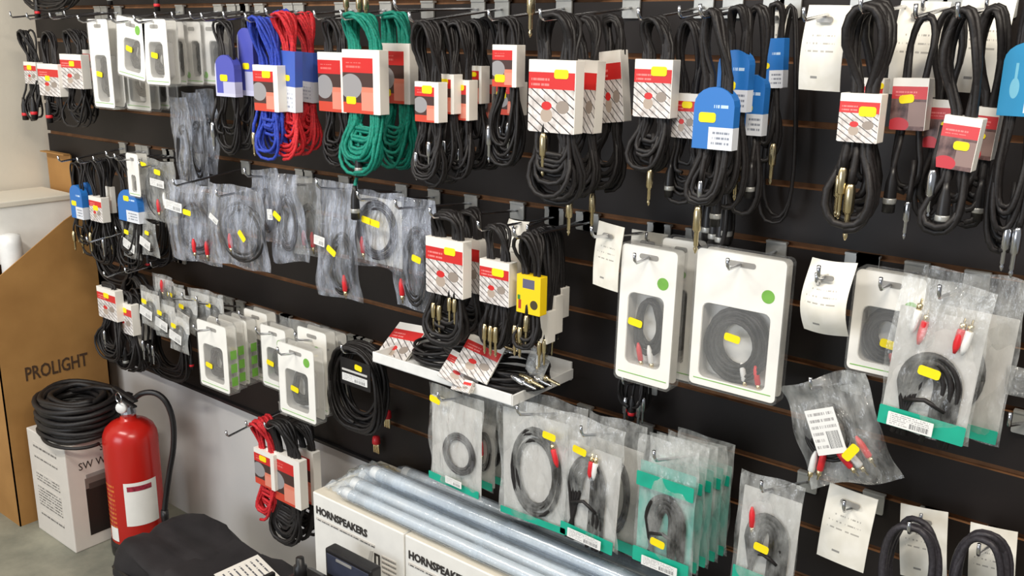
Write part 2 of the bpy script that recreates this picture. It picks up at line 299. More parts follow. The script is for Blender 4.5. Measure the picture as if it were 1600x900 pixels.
def cable(label, coil, off, cardbox=None, kind='photo', col='black_cable', r=.0032, n=8, stick=None, plugs=(), hk=None, tilt=0, depth=.024, spread=.06, topw=.7, vary=.16, gz=None, group=None, round_top=False, name='coiled_cable', yaw=0, ctilt=0):
    SEED[0] += 1
    x0, y0, x1, y1 = coil; xm = (x0+x1)/2; ym = (y0+y1)/2
    Xl, Xr = at(x0, ym, off).x, at(x1, ym, off).x; X = (Xl+Xr)/2; zt = at(xm, y0, off).z; zb = at(xm, y1, off).z; W = Xr-Xl; H = zt-zb
    th = thing(name, label, 'cable', (X, -off, zt), (0, tilt, yaw), group)
    lo = Vector((X, -off, zt)); pin = None; cb = None
    if cardbox:
        cx0, cy0, cx1, cy1 = cardbox; cm = (cx0+cx1)/2; cy = (cy0+cy1)/2; oc = off+depth/2
        cw = at(cx1, cy, oc).x-at(cx0, cy, oc).x; cc_ = at(cm, cy, oc); ch = at(cm, cy0, oc).z-at(cm, cy1, oc).z
        cxl, czl = cc_.x-X, cc_.z-zt
        depth = max(depth, 4.6*r); pin = (cxl, czl, cw/2*.94, ch/2, depth/2)
    pts = spiral(W, H, (n if n < 5 else int(n*1.45)), r, SEED[0], spread, pin, topw, -r, vary=vary)
    part('cable', MB().tube(pts, r, 6), M[col], th, smooth=True)
    if cardbox:
        mb = MB()
        if round_top: mb.prism(rr(-cw/2, cw/2, -ch/2, ch/2, .003)[:0]+[(cw/2, -ch/2), (-cw/2, -ch/2)]+[(-cw/2*math.cos(math.pi*k/10), ch/2-cw*.42+cw*.42*math.sin(math.pi*k/10)) for k in range(11)], -depth/2, depth/2)
        else: mb.plate(-cw/2, cw/2, -ch/2, ch/2, -depth/2, depth/2, .0012)
        cd_ = part('card_sleeve', mb, M[kind], th, (cxl, 0, czl), (0, ctilt, 0))
        if stick:
            for sx, sz, *rest in ([stick] if not isinstance(stick[0], tuple) else stick): sticker(cd_, sx*cw/2, sz*ch/2, -depth/2, rest[0] if rest else 0, min(.028, cw*.42), min(.0145, cw*.24))
    for px, py, kd, *sc_ in plugs:
        q = at(px, py, off)-lo; s = sc_[0] if sc_ else 1
        part('cable_tail', MB().tube([(q.x*.8, 0, q.z+.055), (q.x*.9, -.002, q.z+.035), (q.x, -.008, q.z+.015), (q.x, -.01, q.z-.002)], r, 6), M[col], th, smooth=True)
        (jack if kd in ('jack', 'jackc') else xlr)(th, (q.x, -.01, q.z), **({'mat': 'gold' if kd == 'jack' else 'chrome', 's': s} if kd in ('jack', 'jackc') else {'s': s, 'ring': 'red_plastic' if kd == 'red' else 'black_plastic'}))
    if hk: hook(hk, X, zt-2*r-.006, off, off+.045, gz if gz else GZ(-1))
    return th
def blister(label, box, off, win=(.16, .1, .84, .66), inside='coil', dot=(.6, .5), stick=(0, 0), depth=.028, hk=None, gz=None, lean=0, yaw=0, mat='pack_white', seedcol='black_cable', side=False, group=None, plug=None, hl=.05):
    x0, y0, x1, y1 = box; xm, ym = (x0+x1)/2, (y0+y1)/2
    X0, X1 = at(x0, ym, off).x, at(x1, ym, off).x; zt, zb = at(xm, y0, off).z, at(xm, y1, off).z; W, H = X1-X0, zt-zb; X = (X0+X1)/2
    th = thing('blister_pack', label, 'package', (X, -off, zt), (0, lean, yaw), group)
    wx0, wx1, wz0, wz1 = -W/2+win[0]*W, -W/2+win[2]*W, -H+win[1]*H, -H+win[3]*H
    fr = part('front_card', MB().ring(rr(-W/2, W/2, -H, 0, .008), rr(wx0, wx1, wz0, wz1, min(.012, W*.12)), -.0012, .0), M[mat], th)
    part('hang_slot', MB().plate(-W*.17, W*.17, -.021, -.012, -.0018, -.001, .004), M['handle_grey'], fr)
    part('back_card', MB().plate(-W/2+.002, W/2-.002, -H+.002, -.002, depth-.001, depth, .008), M[mat], th)
    part('clear_shell', MB().ring(rr(-W/2-.003, W/2+.003, -H-.004, .002, .009), rr(-W/2-.0005, W/2+.0005, -H-.0005, 0, .008), -.002, depth), M['shell'], th, smooth=False)
    sd = part('tray_wall', MB().ring(rr(wx0, wx1, wz0, wz1, .012), rr(wx0+.0012, wx1-.0012, wz0+.0012, wz1-.0012, .011), 0, depth-.002), M['insert_grey'], th)
    part('window', MB().plate(wx0+.0015, wx1-.0015, wz0+.0015, wz1-.0015, -.0005, 0, .01), M['shell'], th)
    ww, wh = wx1-wx0, wz1-wz0; cx, cz = (wx0+wx1)/2, (wz0+wz1)/2
    if inside == 'coil':
        P = []
        for i in range(16*20+1):
            a = 2*math.pi*i/20; q = .76+.2*math.sin(i/20*2.4); P.append((cx+math.cos(a)*ww*.48*q, depth*.5+.008*math.sin(i/20*1.7+.5), cz+math.sin(a)*min(wh*.49, ww*.6)*q))
        part('cable', MB().tube(P, .003, 6), M[seedcol], th, smooth=True)
    else:
        part('cable', MB().tube(spiral(ww*.8, wh*.82, 9, .003, int(x0), .012, None, .7, K=22), .0034, 6), M[seedcol], th, (cx, depth*.5, wz1-.006), smooth=True)
    if plug:
        for i, c in enumerate(plug): rca(th, (cx+ww*(.12+.2*i if inside == 'coil' else -.2+.3*i), depth*.3, wz0+wh*.24), c, (.25, 0, -1), .9)
    if dot: part('print_dot', MB().prism(ell(dot[0]*W/2, -H*(1-dot[1]), min(.011, W*.1), min(.011, W*.1)), -.0016, -.0011), M['green_dot'], fr)
    part('print_line', MB().box((0, -.0013, -H+H*.05), (W*.9, .0006, .0014)), M['green_dot'], fr)
    if stick: sticker(th, stick[0]*W/2, -H*stick[1], -.0022, .12, min(.028, W*.38), min(.013, W*.2))
    if side:
        for i in range(3): part('print_square', MB().box((W/2+.0034, depth*.5, -H*(.42+.2*i)), (.0008, depth*.62, H*.13)), M['green_dot'], th)
    if hk: hook(hk, X, zt-.017, off, off+hl, gz if gz else GZ(3))
    return th
def bag(label, box, off, tilt=0, yaw=0, film_='bag', cab='black_cable', loop=(0, -.6, .34, .3), r=.0032, n=4, insert=None, band=0, topband=0, lab=None, stick=None, plugs=(), thick=.02, hk=None, gz=None, group=None, name='bagged_cable', crump=.005, hl=.05, hair=0):
    SEED[0] += 1; sd = SEED[0]*3.17; crump = crump*1.6 if film_ == 'bag_blue' else crump
    x0, y0, x1, y1 = box; xm, ym = (x0+x1)/2, (y0+y1)/2
    X0, X1 = at(x0, ym, off).x, at(x1, ym, off).x; zt, zb = at(xm, y0, off).z, at(xm, y1, off).z; W, H = X1-X0, zt-zb; X = (X0+X1)/2
    th = thing(name, label, 'bagged cable', (X, -off, zt), (0, tilt, yaw), group)
    mb = MB()
    for sg in (-1, 1):
        def fn(u, v):
            e = (max(0, math.sin(math.pi*u))*max(0, math.sin(math.pi*min(1, v*1.02))))**.45
            x = (u-.5)*W*(1-.05*e); z = -(1-v)*H
            q = mnoise.noise(Vector((x*26, z*26+sd, sg*5.0)))*crump+mnoise.noise(Vector((x*60+sd, z*60, sg)))*crump*.5
            ed = mnoise.noise(Vector((x*14, z*14, sd)))*crump*1.6
            return (x+ed*.5, sg*(thick/2*e*(.55+.45*(1-v)))+q*e+ed, z+ed*.6)
        mb.grid(fn, 16, 22)
    part('bag', mb, M[film_], th, smooth=True)
    if insert: part('insert_card', MB().plate(-W*.46, W*.46, -H*insert[1], -H*insert[0], thick*.2, thick*.2+.0008, .002), M[insert[2]], th)
    if band: part('teal_band', MB().plate(-W*.47, W*.47, -H*.985, -H*(1-band), -thick*.28, -thick*.28+.0008, .002), M['teal'], th)
    if topband: part('teal_header', MB().plate(-W*.47, W*.47, -H*topband[1], -H*topband[0], -thick*.3, -thick*.3+.0008, .002), M['teal'], th)
    lx, lz, lw, lh = loop
    P = []; lines_ = []
    if hair:
        for k in range(hair):
            e = (k-(hair-1)/2)*2.1*r; sp_ = 1+.35*math.sin(k*2.3+sd)
            Q = [(lx*W-lw*W*1.15*sp_, 0, lz*H-lh*H*1.75), (lx*W-lw*W*1.05, 0, lz*H-lh*H*1.1)]
            Q += [(lx*W-math.cos(q)*(lw*W+e), thick*.1*math.sin(q+k), lz*H+math.sin(q)*(lh*H*.75+e)) for q in [math.pi*i/16 for i in range(17)]]
            Q += [(lx*W+lw*W*1.0+e, 0, lz*H-lh*H*1.0), (lx*W+lw*W*1.1*sp_+e, 0, lz*H-lh*H*1.8)]; lines_.append(Q)
        mbc = MB()
        for Q in lines_: mbc.tube(Q, r, 6)
        mbc.tube([(lx*W-lw*W*1.1, -r, lz*H-lh*H*.55), (lx*W, -2*r, lz*H-lh*H*.35), (lx*W+lw*W*1.1, -r, lz*H-lh*H*.6)], r*.8, 6)
    for i in range(0 if hair else n*22+1):
        a = 2*math.pi*i/22; q = .86+.14*math.sin(i/22*2.1+sd); P.append((lx*W+math.cos(a)*lw*W*q, thick*.12*math.sin(i*.29), lz*H+math.sin(a)*lh*H*q))
    part('cable', mbc if hair else MB().tube(P, r, 6), M[cab], th, smooth=True)
    for fx, fz, c, *an in plugs: rca(th, (fx*W, -thick*.2, -min(fz*H, H-(.054 if (len(an) < 2) else .012))), c, (an[0] if an else .1, 0, an[1] if len(an) > 1 else -1), 1.0)
    if lab: part('barcode_label', MB().plate(-lab[2]*W/2, lab[2]*W/2, -lab[3]*H/2, lab[3]*H/2, -.0008, 0, .001), M['label'], th, (lab[0]*W, -thick*.5-.002, -lab[1]*H), (0, lab[4] if len(lab) > 4 else 0, 0))
    if stick:
        for s in ([stick] if not isinstance(stick[0], tuple) else stick): sticker(th, s[0]*W, -s[1]*H, -thick*.55-.003, s[2] if len(s) > 2 else .1, min(.03, W*.24), min(.014, W*.13))
    if hk: hook(hk, X, zt-.016, off, off+hl, gz if gz else GZ(3))
    return th
def sheet(label, box, off, lean=0, yaw=0, curl=.01, hk=None, gz=None, hl=.09, slot=True):
    x0, y0, x1, y1 = box; xm, ym = (x0+x1)/2, (y0+y1)/2
    X0, X1 = at(x0, ym, off).x, at(x1, ym, off).x; zt, zb = at(xm, y0, off).z, at(xm, y1, off).z; W, H = X1-X0, zt-zb; X = (X0+X1)/2
    th = thing('price_sheet', label, 'price sheet', (X, -off, zt), (0, lean, yaw))
    mb = MB()
    for y in (0, .0012): mb.grid(lambda u, v: ((u-.5)*W, y-curl*math.sin(v*math.pi*1.2)*.8-curl*.4*math.sin(u*3), -(1-v)*H), 10, 14)
    part('paper', mb, M['sheet'], th, smooth=True)
    if slot: part('punched_slot', MB().plate(-W*.2, W*.2, -.024, -.016, -curl*.75-.003, -curl*.75-.001, .004), M['handle_grey'], th)
    if hk: hook(hk, X, zt-.02, off, off+hl, gz if gz else GZ(3))
    return th

# ---------------------------------------------------------------- things on the floor
t = NT(base('brown corrugated card', srgb(168, 122, 66), .75)); cc = t.n('ShaderNodeTexCoord').outputs['Object']
t.col(t.mix(t.ramp(t.noise(7, 5, cc), .3, .7), srgb(158, 114, 60), srgb(178, 132, 74))); wv = t.n('ShaderNodeTexWave'); wv.inputs['Scale'].default_value = 60; t.t.links.new(cc, wv.inputs['Vector']); t.bump(wv.outputs['Fac'], .05, .003); M['carton'] = t.m
# tall carton: face with the lettering looks along +X
CX0, CX1, CY0, CY1, CH = -3.2, -2.896, -.372, -.028, .985
th = thing('tall_carton', 'tall brown carton lettered PROLIGHT standing in the corner', 'carton', (CX1, CY0, 0))
ly = CY1-CY0; lx = CX0-CX1
def yzpanel(mb, pts, x0, x1):
    n = len(pts); return mb.add([(x0, a, b) for a, b in pts]+[(x1, a, b) for a, b in pts], [tuple(range(n)), tuple(range(2*n-1, n-1, -1))]+[(i, i+n, (i+1) % n+n, (i+1) % n) for i in range(n)])
part('side_panel', yzpanel(MB(), [(0, 0), (ly, 0), (ly, CH+.03), (ly*.72, CH-.02), (0, .80)], -.004, 0), M['carton'], th)
part('side_panel', yzpanel(MB(), [(0, 0), (ly, 0), (ly, CH), (0, CH-.05)], lx, lx+.004), M['carton'], th)
part('front_panel', MB().prism([(0, 0), (lx, 0), (lx, .86), (0, .80)], 0, .004), M['carton'], th)
part('rear_panel', MB().prism([(0, 0), (lx, 0), (lx, CH), (0, CH+.03)], ly-.004, ly), M['carton'], th)
part('base_panel', MB().box((lx/2, ly/2, .003), (-lx-.01, ly-.01, .004)), M['carton'], th)
text('lettering', 'PROLIGHT', .062, M['ink_brown'], th, (.0008, .072, .478), (math.pi/2, 0, math.pi/2), .0012, .69)
# white carton and paper roll sticking out of the tall carton
th = thing('white_carton', 'white flat topped carton poking out of the brown carton', 'carton', (-3.08, -.19, .93))
part('body', MB().box((0, 0, .0), (.21, .28, .18), 0, .003), M['pack_white'], th); part('lid', MB().box((0, 0, .094), (.22, .29, .018), 0, .003), M['cream'], th)
th = thing('paper_roll', 'white rolled sheet leaning at the left edge by the brown carton', 'roll', (-2.94, -.275, .35))
part('roll', MB().lathe([(.001, .0), (.034, .001), (.032, .56), (.03, .585), (.012, .59)], (0, 0, 0), (-.0, .0, 1), 18), M['white_plastic'], th, smooth=True)
part('rolled_edge', MB().tube([(-.02+.035*math.cos(.6), -.035*math.sin(.6), .01), (-.02+.035*math.cos(.6), -.035*math.sin(.6), .57)], .0016, 6), M['insert_grey'], th)
th = thing('card_sheet', 'small brown cardboard piece upright against the slatted wall behind cartons', 'cardboard', (-3.06, -.016, 1.015))
part('sheet', MB().box((-.05, 0, .06), (.16, .006, .15), 0, .001), M['carton'], th); part('fold', MB().box((-.05, -.012, .137), (.16, .024, .004), 0, .001), M['carton'], th)
# white amplifier box
BX0, BX1, BY0, BY1, BH = -2.845, -2.605, -.337, -.125, .348
th = thing('printed_box', 'white printed box with dark device picture beside the fire extinguisher', 'box', ((BX0+BX1)/2, (BY0+BY1)/2, 0))
W, D = BX1-BX0, BY1-BY0
part('body', MB().box((0, 0, BH/2), (W, D, BH), 0, .003), tinted('white printed board', srgb(218, 212, 204), .55, .03, 20), th)
def picture():
    t = NT(base('dark device print', srgb(44, 36, 32), .5)); u, v = t.gen('YZ'); c = t.mix(t.band(v, .82, 1.1), srgb(40, 33, 30), srgb(120, 110, 104)); c = t.mix(t.rect(u, v, .08, .6, .8, .9), c, srgb(70, 62, 58)); return t.col(c)
pc = part('device_picture', MB().box((W/2+.0006, .01, .135), (.0008, .13, .19)), picture(), th)
part('picture_strip', MB().box((W/2+.0006, .0, .236), (.0008, .10, .012)), M['handle_grey'], th)  # grey strip just above the device picture
text('lettering', 'SW W', .034, M['ink'], th, (W/2+.0004, -.07, .262), (math.pi/2, 0, math.pi/2), 0, .9)
text('lettering', 'SW', .03, M['ink'], th, (W/2+.0004, .0, .305), (math.pi/2, 0, math.pi/2), 0, .9)
def textblock(n, ax): 
    t = NT(base('small print block', srgb(216, 210, 202), .55)); u, v = t.gen(ax); return t.col(t.mix(t.lines(u, v, n, .0, 1, 0, 1, 26, .46, .4), srgb(216, 210, 202), srgb(96, 92, 90)))
for zc, hh, n in ((.305, .016, 1), (.268, .012, 1), (.2, .03, 3), (.135, .07, 7), (.072, .014, 1)):
    part('small_print', MB().box((-.01, -D/2-.0006, zc), (W*.62, .0008, hh)), textblock(n, 'XZ'), th)
# heap of thick cable on that box
th = thing('cable_heap', 'large coil of thick black cable lying on the white box', 'cable', (-2.7, -.24, BH))
P = []
for i in range(26*30+1):
    a = 2*math.pi*i/30; k = i/30; lay = int(k) % 4; rr_ = .092+.022*math.sin(k*2.4); P.append((math.cos(a)*rr_*1.16+.005*math.sin(a*2+k), math.sin(a)*rr_*.95, .012+.0042*k+.004*math.sin(a*3+k)))
part('coil', MB().tube(P, .0085, 8), M['black_cable'], th, smooth=True)
part('loose_loop', MB().tube([(.02+.13*math.cos(a)*.9+.03, -.04-.08*math.sin(a), .012+.0*a) for a in [i*.16-.2 for i in range(23)]], .0055, 8), M['black_cable'], th, smooth=True)
part('cable_end', MB().tube([(-.08, .02, .10), (0, .06, .125), (.07, .08, .13), (.085, .085, .09)], .006, 8), M['black_cable'], th, smooth=True)
# fire extinguisher
ER = .079; EC = (-2.49, -.19, 0)
th = thing('fire_extinguisher', 'red fire extinguisher standing by the white lower wall', 'fire extinguisher', EC)
def ext_mat():
    t = NT(base('red enamel', srgb(190, 34, 26), .25, 0, .55)); u, v = t.gen('XZ'); c = srgb(186, 32, 24)
    c = t.mix(t.lines(u, v, 30, .04, .62, .08, .56, 30, .45, .45), c, srgb(214, 120, 48)); return t.col(c)
part('cylinder', MB().lathe([(.07, .0), (.075, .03), (ER, .05), (ER, .365), (ER*.97, .385), (ER*.87, .404), (ER*.68, .418), (ER*.45, .426), (.024, .43), (.022, .442)], (0, 0, 0), (0, 0, 1), 32), ext_mat(), th, smooth=True)
part('base_ring', MB().lathe([(.076, .0), (.082, .004), (.083, .035), (.0805, .05), (.0795, .05)], (0, 0, 0), (0, 0, 1), 32), M['black_plastic'], th, smooth=True)
vh = part('valve_head', MB().lathe([(.022, .472), (.024, .48), (.018, .5), (.02, .51), (.02, .535), (.012, .54)], (0, 0, 0), (0, 0, 1), 14).box((0, 0, .522), (.05, .028, .026), 0, .005), M['chrome'], th, (0, 0, -.03))
part('handle', MB().box((-.035, -.02, .55), (.12, .016, .008), 0, .003).box((-.03, -.02, .53), (.1, .014, .006), 0, .002), M['black_plastic'], vh, rot=(0, .12, 0))
part('pressure_gauge', MB().lathe([(.001, 0), (.016, .001), (.017, .01), (.015, .014), (.001, .0142)], (.012, -.02, .505), (.6, -1, .1), 16), M['white_plastic'], vh, smooth=True)
part('safety_pin', MB().tube([(.02+.016*math.cos(a), -.034, .54+.016*math.sin(a)) for a in [i*.35 for i in range(19)]], .0015, 6), M['chrome'], vh)
HP = [(.02, 0, .515), (.05, .02, .545), (.085, .045, .548), (.112, .062, .52), (.125, .07, .46), (.122, .066, .38), (.108, .055, .3), (.096, .044, .22), (.093, .036, .17)]
HP = [tuple(.5*(2*b+(c-a)*t_+(2*a-5*b+4*c-d)*t_*t_+(3*b-a-3*c+d)*t_**3) for a, b, c, d in zip(HP[max(i-1, 0)], HP[i], HP[i+1], HP[min(i+2, len(HP)-1)])) for i in range(len(HP)-1) for t_ in (0, .25, .5, .75)]+[HP[-1]]
hs = part('hose', MB().tube(HP, .0085, 10), M['black_plastic'], th, (0, 0, -.03), smooth=True)
part('nozzle', MB().lathe([(.011, 0), (.012, .02), (.010, .05), (.012, .07), (.014, .08)], (.093, .036, .175), (0, 0, -1), 12), M['black_plastic'], hs, smooth=True)
def wrap(name, a0, a1, z0, z1, mat, dr=.0008):
    mb = MB(); mb.grid(lambda u, v: (math.cos(a0+(a1-a0)*u)*(ER+dr), math.sin(a0+(a1-a0)*u)*(ER+dr), z0+(z1-z0)*v), 14, 4); return part(name, mb, mat, th, smooth=True)
wl = wrap('paper_label', -.9, .35, .115, .255, M['pack_white'])
mb = MB(); mb.grid(lambda u, v: (math.cos(-.78+.9*u)*(ER+.0014), math.sin(-.78+.9*u)*(ER+.0014), .228+.016*v), 10, 2); part('label_logo', mb, tinted('maroon print', srgb(150, 40, 60), .5, .5, 120), wl)
wrap('small_label', -1.75, -1.3, .06, .105, M['pack_white'])
# black soft bag
t = NT(base('black woven nylon', srgb(38, 35, 37), .7, 0, .3)); cc = t.n('ShaderNodeTexCoord').outputs['Object']; f = t.noise(9, 5, cc); t.col(t.mix(t.ramp(f, .3, .7), srgb(32, 30, 32), srgb(48, 45, 47))); t.bump(t.noise(300, 2, cc), .3, .001); M['nylon'] = t.m
th = thing('equipment_bag', 'black padded fabric equipment bag with a white paper label on top', 'bag', (-1.955, -.27, 0))
bw, bd, bh = .62, .27, .19
bm = bmesh.new(); bmesh.ops.create_cube(bm, size=1); bmesh.ops.subdivide_edges(bm, edges=bm.edges[:], cuts=15, use_grid_fill=True)
mb = MB()
for v in bm.verts:
    x, y, z = v.co*2; q = (abs(x)**7+abs(y)**7+abs(z)**7)**(1/7); q = max(q, 1e-6); x, y, z = x/q*max(abs(x), abs(y), abs(z)), y/q*max(abs(x), abs(y), abs(z)), z/q*max(abs(x), abs(y), abs(z))
    n_ = mnoise.noise(Vector((x*2.2, y*1.6, z*1.2)))*.016+mnoise.noise(Vector((x*6, y*6, z*5)))*.007
    cr = -.02*math.exp(-((x+.05)/.05)**2)*(1 if z > .2 else 0)-.014*math.exp(-((y+.35+.25*x)/.09)**2)*(1 if z > .5 else 0)
    v.co = (x*bw/2+n_*(abs(x) > .8), y*bd/2+n_*(abs(y) > .8), (z+1)/2*bh*(1-.12*x)+(n_+cr)*(z > 0))
bm.verts.index_update(); mb.add([v.co[:] for v in bm.verts], [[v.index for v in f.verts] for f in bm.faces]); bm.free()
part('body', mb, M['nylon'], th, smooth=True)
part('flap', MB().grid(lambda u, v: (-.06+.30*u, -.13+.23*v, .196-.02*u+.006*math.sin(u*5)+.004*math.sin(v*7)-.03*(v < .04)), 14, 12), M['nylon'], th, smooth=True)
part('seam', MB().tube([(-.29, -.132, .13), (-.1, -.139, .138), (.1, -.139, .13), (.29, -.132, .12)], .005, 6), M['black_plastic'], th, smooth=True)
def paper_lab():
    t = NT(base('printed paper label', WHITE, .6)); u, v = t.gen('XY'); return t.col(t.mix(t.lines(u, v, 8, .08, .92, .08, .92, 30, .45, .28), WHITE, srgb(90, 90, 96)))
part('paper_label', MB().grid(lambda u, v: (.065+.15*u, -.045+.13*v, .2035-.02*u+.006*math.sin((.45+.53*u)*5)), 8, 6), paper_lab(), th, rot=(0, .0, -.05))
# black stage lamp in front of the horn speaker cartons
th = thing('stage_lamp', 'black stage lamp with bracket lying before the white speaker cartons', 'stage lamp', (-1.42, -.42, 0))
part('body', MB().box((0, 0, .3), (.17, .2, .2), 0, .02).box((0, 0, .1), (.2, .24, .2), 0, .015), M['black_plastic'], th)
pn = part('rear_panel', MB().box((.03, .13, .405), (.15, .03, .075), 0, .004), M['black_plastic'], th, rot=(0, 0, .0))
part('panel_face', MB().box((.03, .114, .408), (.135, .002, .05), 0, .0008), tinted('slate blue panel', srgb(58, 62, 78), .35, .1, 30), pn)
part('panel_slot', MB().box((.02, .1125, .428), (.05, .002, .006)), M['handle_grey'], pn)
part('clamp_knob', MB().lathe([(.005, 0), (.014, .002), (.015, .03), (.010, .034), (.009, .05)], (-.05, .05, .395), (0, 0, 1), 12), M['black_plastic'], th, smooth=True)
part('bracket', MB().box((-.11, .0, .3), (.012, .05, .2), 0, .003).box((.1, .0, .3), (.012, .05, .2), 0, .003), M['black_plastic'], th)
part('yoke', MB().tube([(-.25, -.03, .26), (-.2, .02, .3), (-.12, .04, .33), (-.04, .02, .34)], .035, 10), M['nylon'], th, smooth=True)
# horn speaker cartons
for i, (x0, x1) in enumerate(((-1.606, -1.303), (-1.299, -.996))):
    th = thing('speaker_carton', ('white carton lettered HORNSPEAKERS nearest the hanging red and black cables' if i == 0 else 'white carton lettered HORNSPEAKERS at the bottom edge under the plastic wrapped tubes'), 'carton', ((x0+x1)/2, -.11, 0), group='horn speaker cartons')
    part('body', MB().box((0, 0, .25), (x1-x0, .22, .498), 0, .003), M['pack_white'], th)
    part('lid', MB().box((0, 0, .4985), (x1-x0-.004, .216, .002), 0, .0005), M['cream'], th)
    text('lettering', 'HORNSPEAKERS', .026, M['ink'], th, (-.14, -.1112, .448), (math.pi/2, 0, 0), .0009, .93)
    part('small_print', MB().box((-.04, -.111, .434), (.2, .0008, .007)), textblock(1, 'XZ'), th)
    part('column_print', MB().ring(rr(.058, .076, .372, .418, .001), rr(.063, .071, .378, .413, .001), -.1113, -.1108), M['ink'], th)
    part('horn_print', MB().prism([(.035, .37), (.045, .372), (.05, .40), (.054, .42), (.045, .418), (.038, .395)], -.1112, -.1108), M['insert_grey'], th)
    for k in range(4): part('small_print', MB().box((.105, -.111, .418-.012*k), (.045, .0008, .006)), textblock(1, 'XZ'), th)
    part('tape', MB().box((0, 0, .4999), (x1-x0-.02, .05, .0006)), tinted('clear brown tape', srgb(214, 196, 140), .3, .06, 20), th)
# plastic wrapped tubes on the cartons
tubes = [(-.2, .521, .0175, -1.53, -.55), (-.162, .524, .0195, -1.545, -.5), (-.12, .5245, .0195, -1.56, -.5), (-.08, .523, .0175, -1.55, -.52), (-.14, .560, .018, -1.5, -.5), (-.04, .523, .017, -1.5, -.5)]
names = ['lowest plastic wrapped tube nearest the speaker cartons front edge', 'second plastic wrapped tube from the front on the cartons', 'third plastic wrapped tube from the front on the cartons', 'fourth plastic wrapped tube from the front on the cartons', 'uppermost plastic wrapped tube lying across the others', 'rearmost plastic wrapped tube beside the hanging teal banded bags']
M['rail'] = tinted('satin silver tube', srgb(222, 230, 236), .2, .04, 15, .25)
for (y, z, r, xa, xb), nm in zip(tubes, names):
    th = thing('wrapped_tube', nm, 'tube', (xa, y, z), group='plastic wrapped tubes on the speaker cartons')
    part('tube', MB().tube([(.03+(xb-xa-.06)*k/8, 0, 0) for k in range(9)], r*.72, 14), M['rail'], th, smooth=True)
    part('end_cap', MB().lathe([(.001, 0), (r*.7, .001), (r*.76, .004), (r*.76, .02), (r*.7, .022)], (.018, 0, 0), (1, 0, 0), 14), M['white_plastic'], th, smooth=True)
    mb = MB(); nn = 46
    for k in range(nn):
        pass
    mb.grid(lambda u, v: ((xb-xa)*u, math.cos(v*2*math.pi)*r*(.97+.06*mnoise.noise(Vector((u*9, v*4, y*40)))-.35*(u < .015)), math.sin(v*2*math.pi)*r*(.95+.07*mnoise.noise(Vector((u*10, v*4, y*40+9)))-.5*(u < .015))), nn, 16)
    part('film_sleeve', mb, M['tube_film'], th, smooth=True)
th = thing('crumpled_film', 'crumpled clear film end bunched at the near end of the tubes', 'plastic film', (-1.555, -.11, .501))
part('film', MB().grid(lambda u, v: (-.035+.11*u+.01*mnoise.noise(Vector((u*5, v*9, 1))), -.09+.17*v, .004+.04*math.sin(math.pi*u)*math.sin(math.pi*v)+.02*abs(mnoise.noise(Vector((u*6, v*8, 4))))), 22, 26), M['tube_film'], th, smooth=True)
part('yellow_tape', MB().box((.02, .078, .0), (.06, .03, .001)), tinted('yellow tape', srgb(226, 196, 110), .5, .06, 20), th, (0, 0, .001))

# ---------------------------------------------------------------- top row of hanging stock
C = cable
# far left coils
C('black cable coil with small white card at the far left end, top row', (36, 44, 64, 186), .11, (38, 97, 57, 131), 'lines', n=6, stick=(-.1, .5), plugs=[(42, 158, 'red')], hk='wall hook at the far left end of the top row', gz=GZ(-1))
C('black cable coil with red topped card, second from the far left', (58, 46, 96, 190), .17, (60, 100, 92, 150), 'lines', n=7, stick=(-.1, .1), plugs=[(56, 155, 'red'), (80, 160, 'red')], hk='second wall hook from the left in the top row')
C('black cable coil whose card hangs beside the white blister packs', (92, 42, 134, 196), .16, (95, 85, 128, 138), 'lines', n=7, stick=(.1, .45), hk='third wall hook from the left in the top row')
C('black cable coil half hidden left of the tall white blister pack', (122, 44, 146, 190), .08, (127, 78, 145, 126), 'photo', n=6, stick=None, hk='fourth wall hook from the left in the top row')
# blister packs, far left
blister('tall narrow white blister pack hanging lowest, leftmost of the top row packs', (143, 30, 174, 167), .24, inside='plug', dot=None, stick=(-.2, .62), win=(.2, .06, .8, .6), hk='wall hook holding the tall narrow blister pack', gz=GZ(-1))
blister('shaded white blister pack edge behind the tall leftmost pack', (170, 42, 192, 160), .14, inside='plug', dot=None, stick=None)
blister('white blister pack hanging low behind the tilted one, silver plug showing', (194, 52, 232, 171), .13, inside='plug', dot=None, stick=None, seedcol='grey_cable')
blister('tilted white blister pack with yellow price sticker, middle of the top left packs', (187, 28, 230, 122), .25, inside='plug', dot=(.5, .82), stick=(-.1, .52), lean=.12, win=(.24, .1, .84, .66), hk='wall hook holding the tilted blister pack', gz=GZ(-1))
blister('bright white blister pack with dark window beside the row of shaded packs', (226, 30, 263, 132), .25, inside='plug', dot=None, stick=(-.1, .55), win=(.2, .1, .8, .66), hk='wall hook holding the bright white blister pack', gz=GZ(-1))
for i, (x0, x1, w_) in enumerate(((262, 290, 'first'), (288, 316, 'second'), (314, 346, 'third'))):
    blister('shaded grey white blister pack, %s right of the bright one' % w_, (x0, 34, x1, 131), .17-.01*i, inside='plug', dot=(-.6, .14), stick=None, win=(.45, .12, .9, .7), mat='insert_grey', hk='wall hook of the %s shaded blister pack' % w_, gz=GZ(-1))  # white packs in shadow: the shade is put into the grey card colour
blister('lower shaded blister pack under the bright white one', (228, 70, 262, 168), .08, inside='plug', dot=None, stick=None, mat='insert_grey', win=(.5, .1, .9, .6))  # grey card colour imitates shade on a white pack
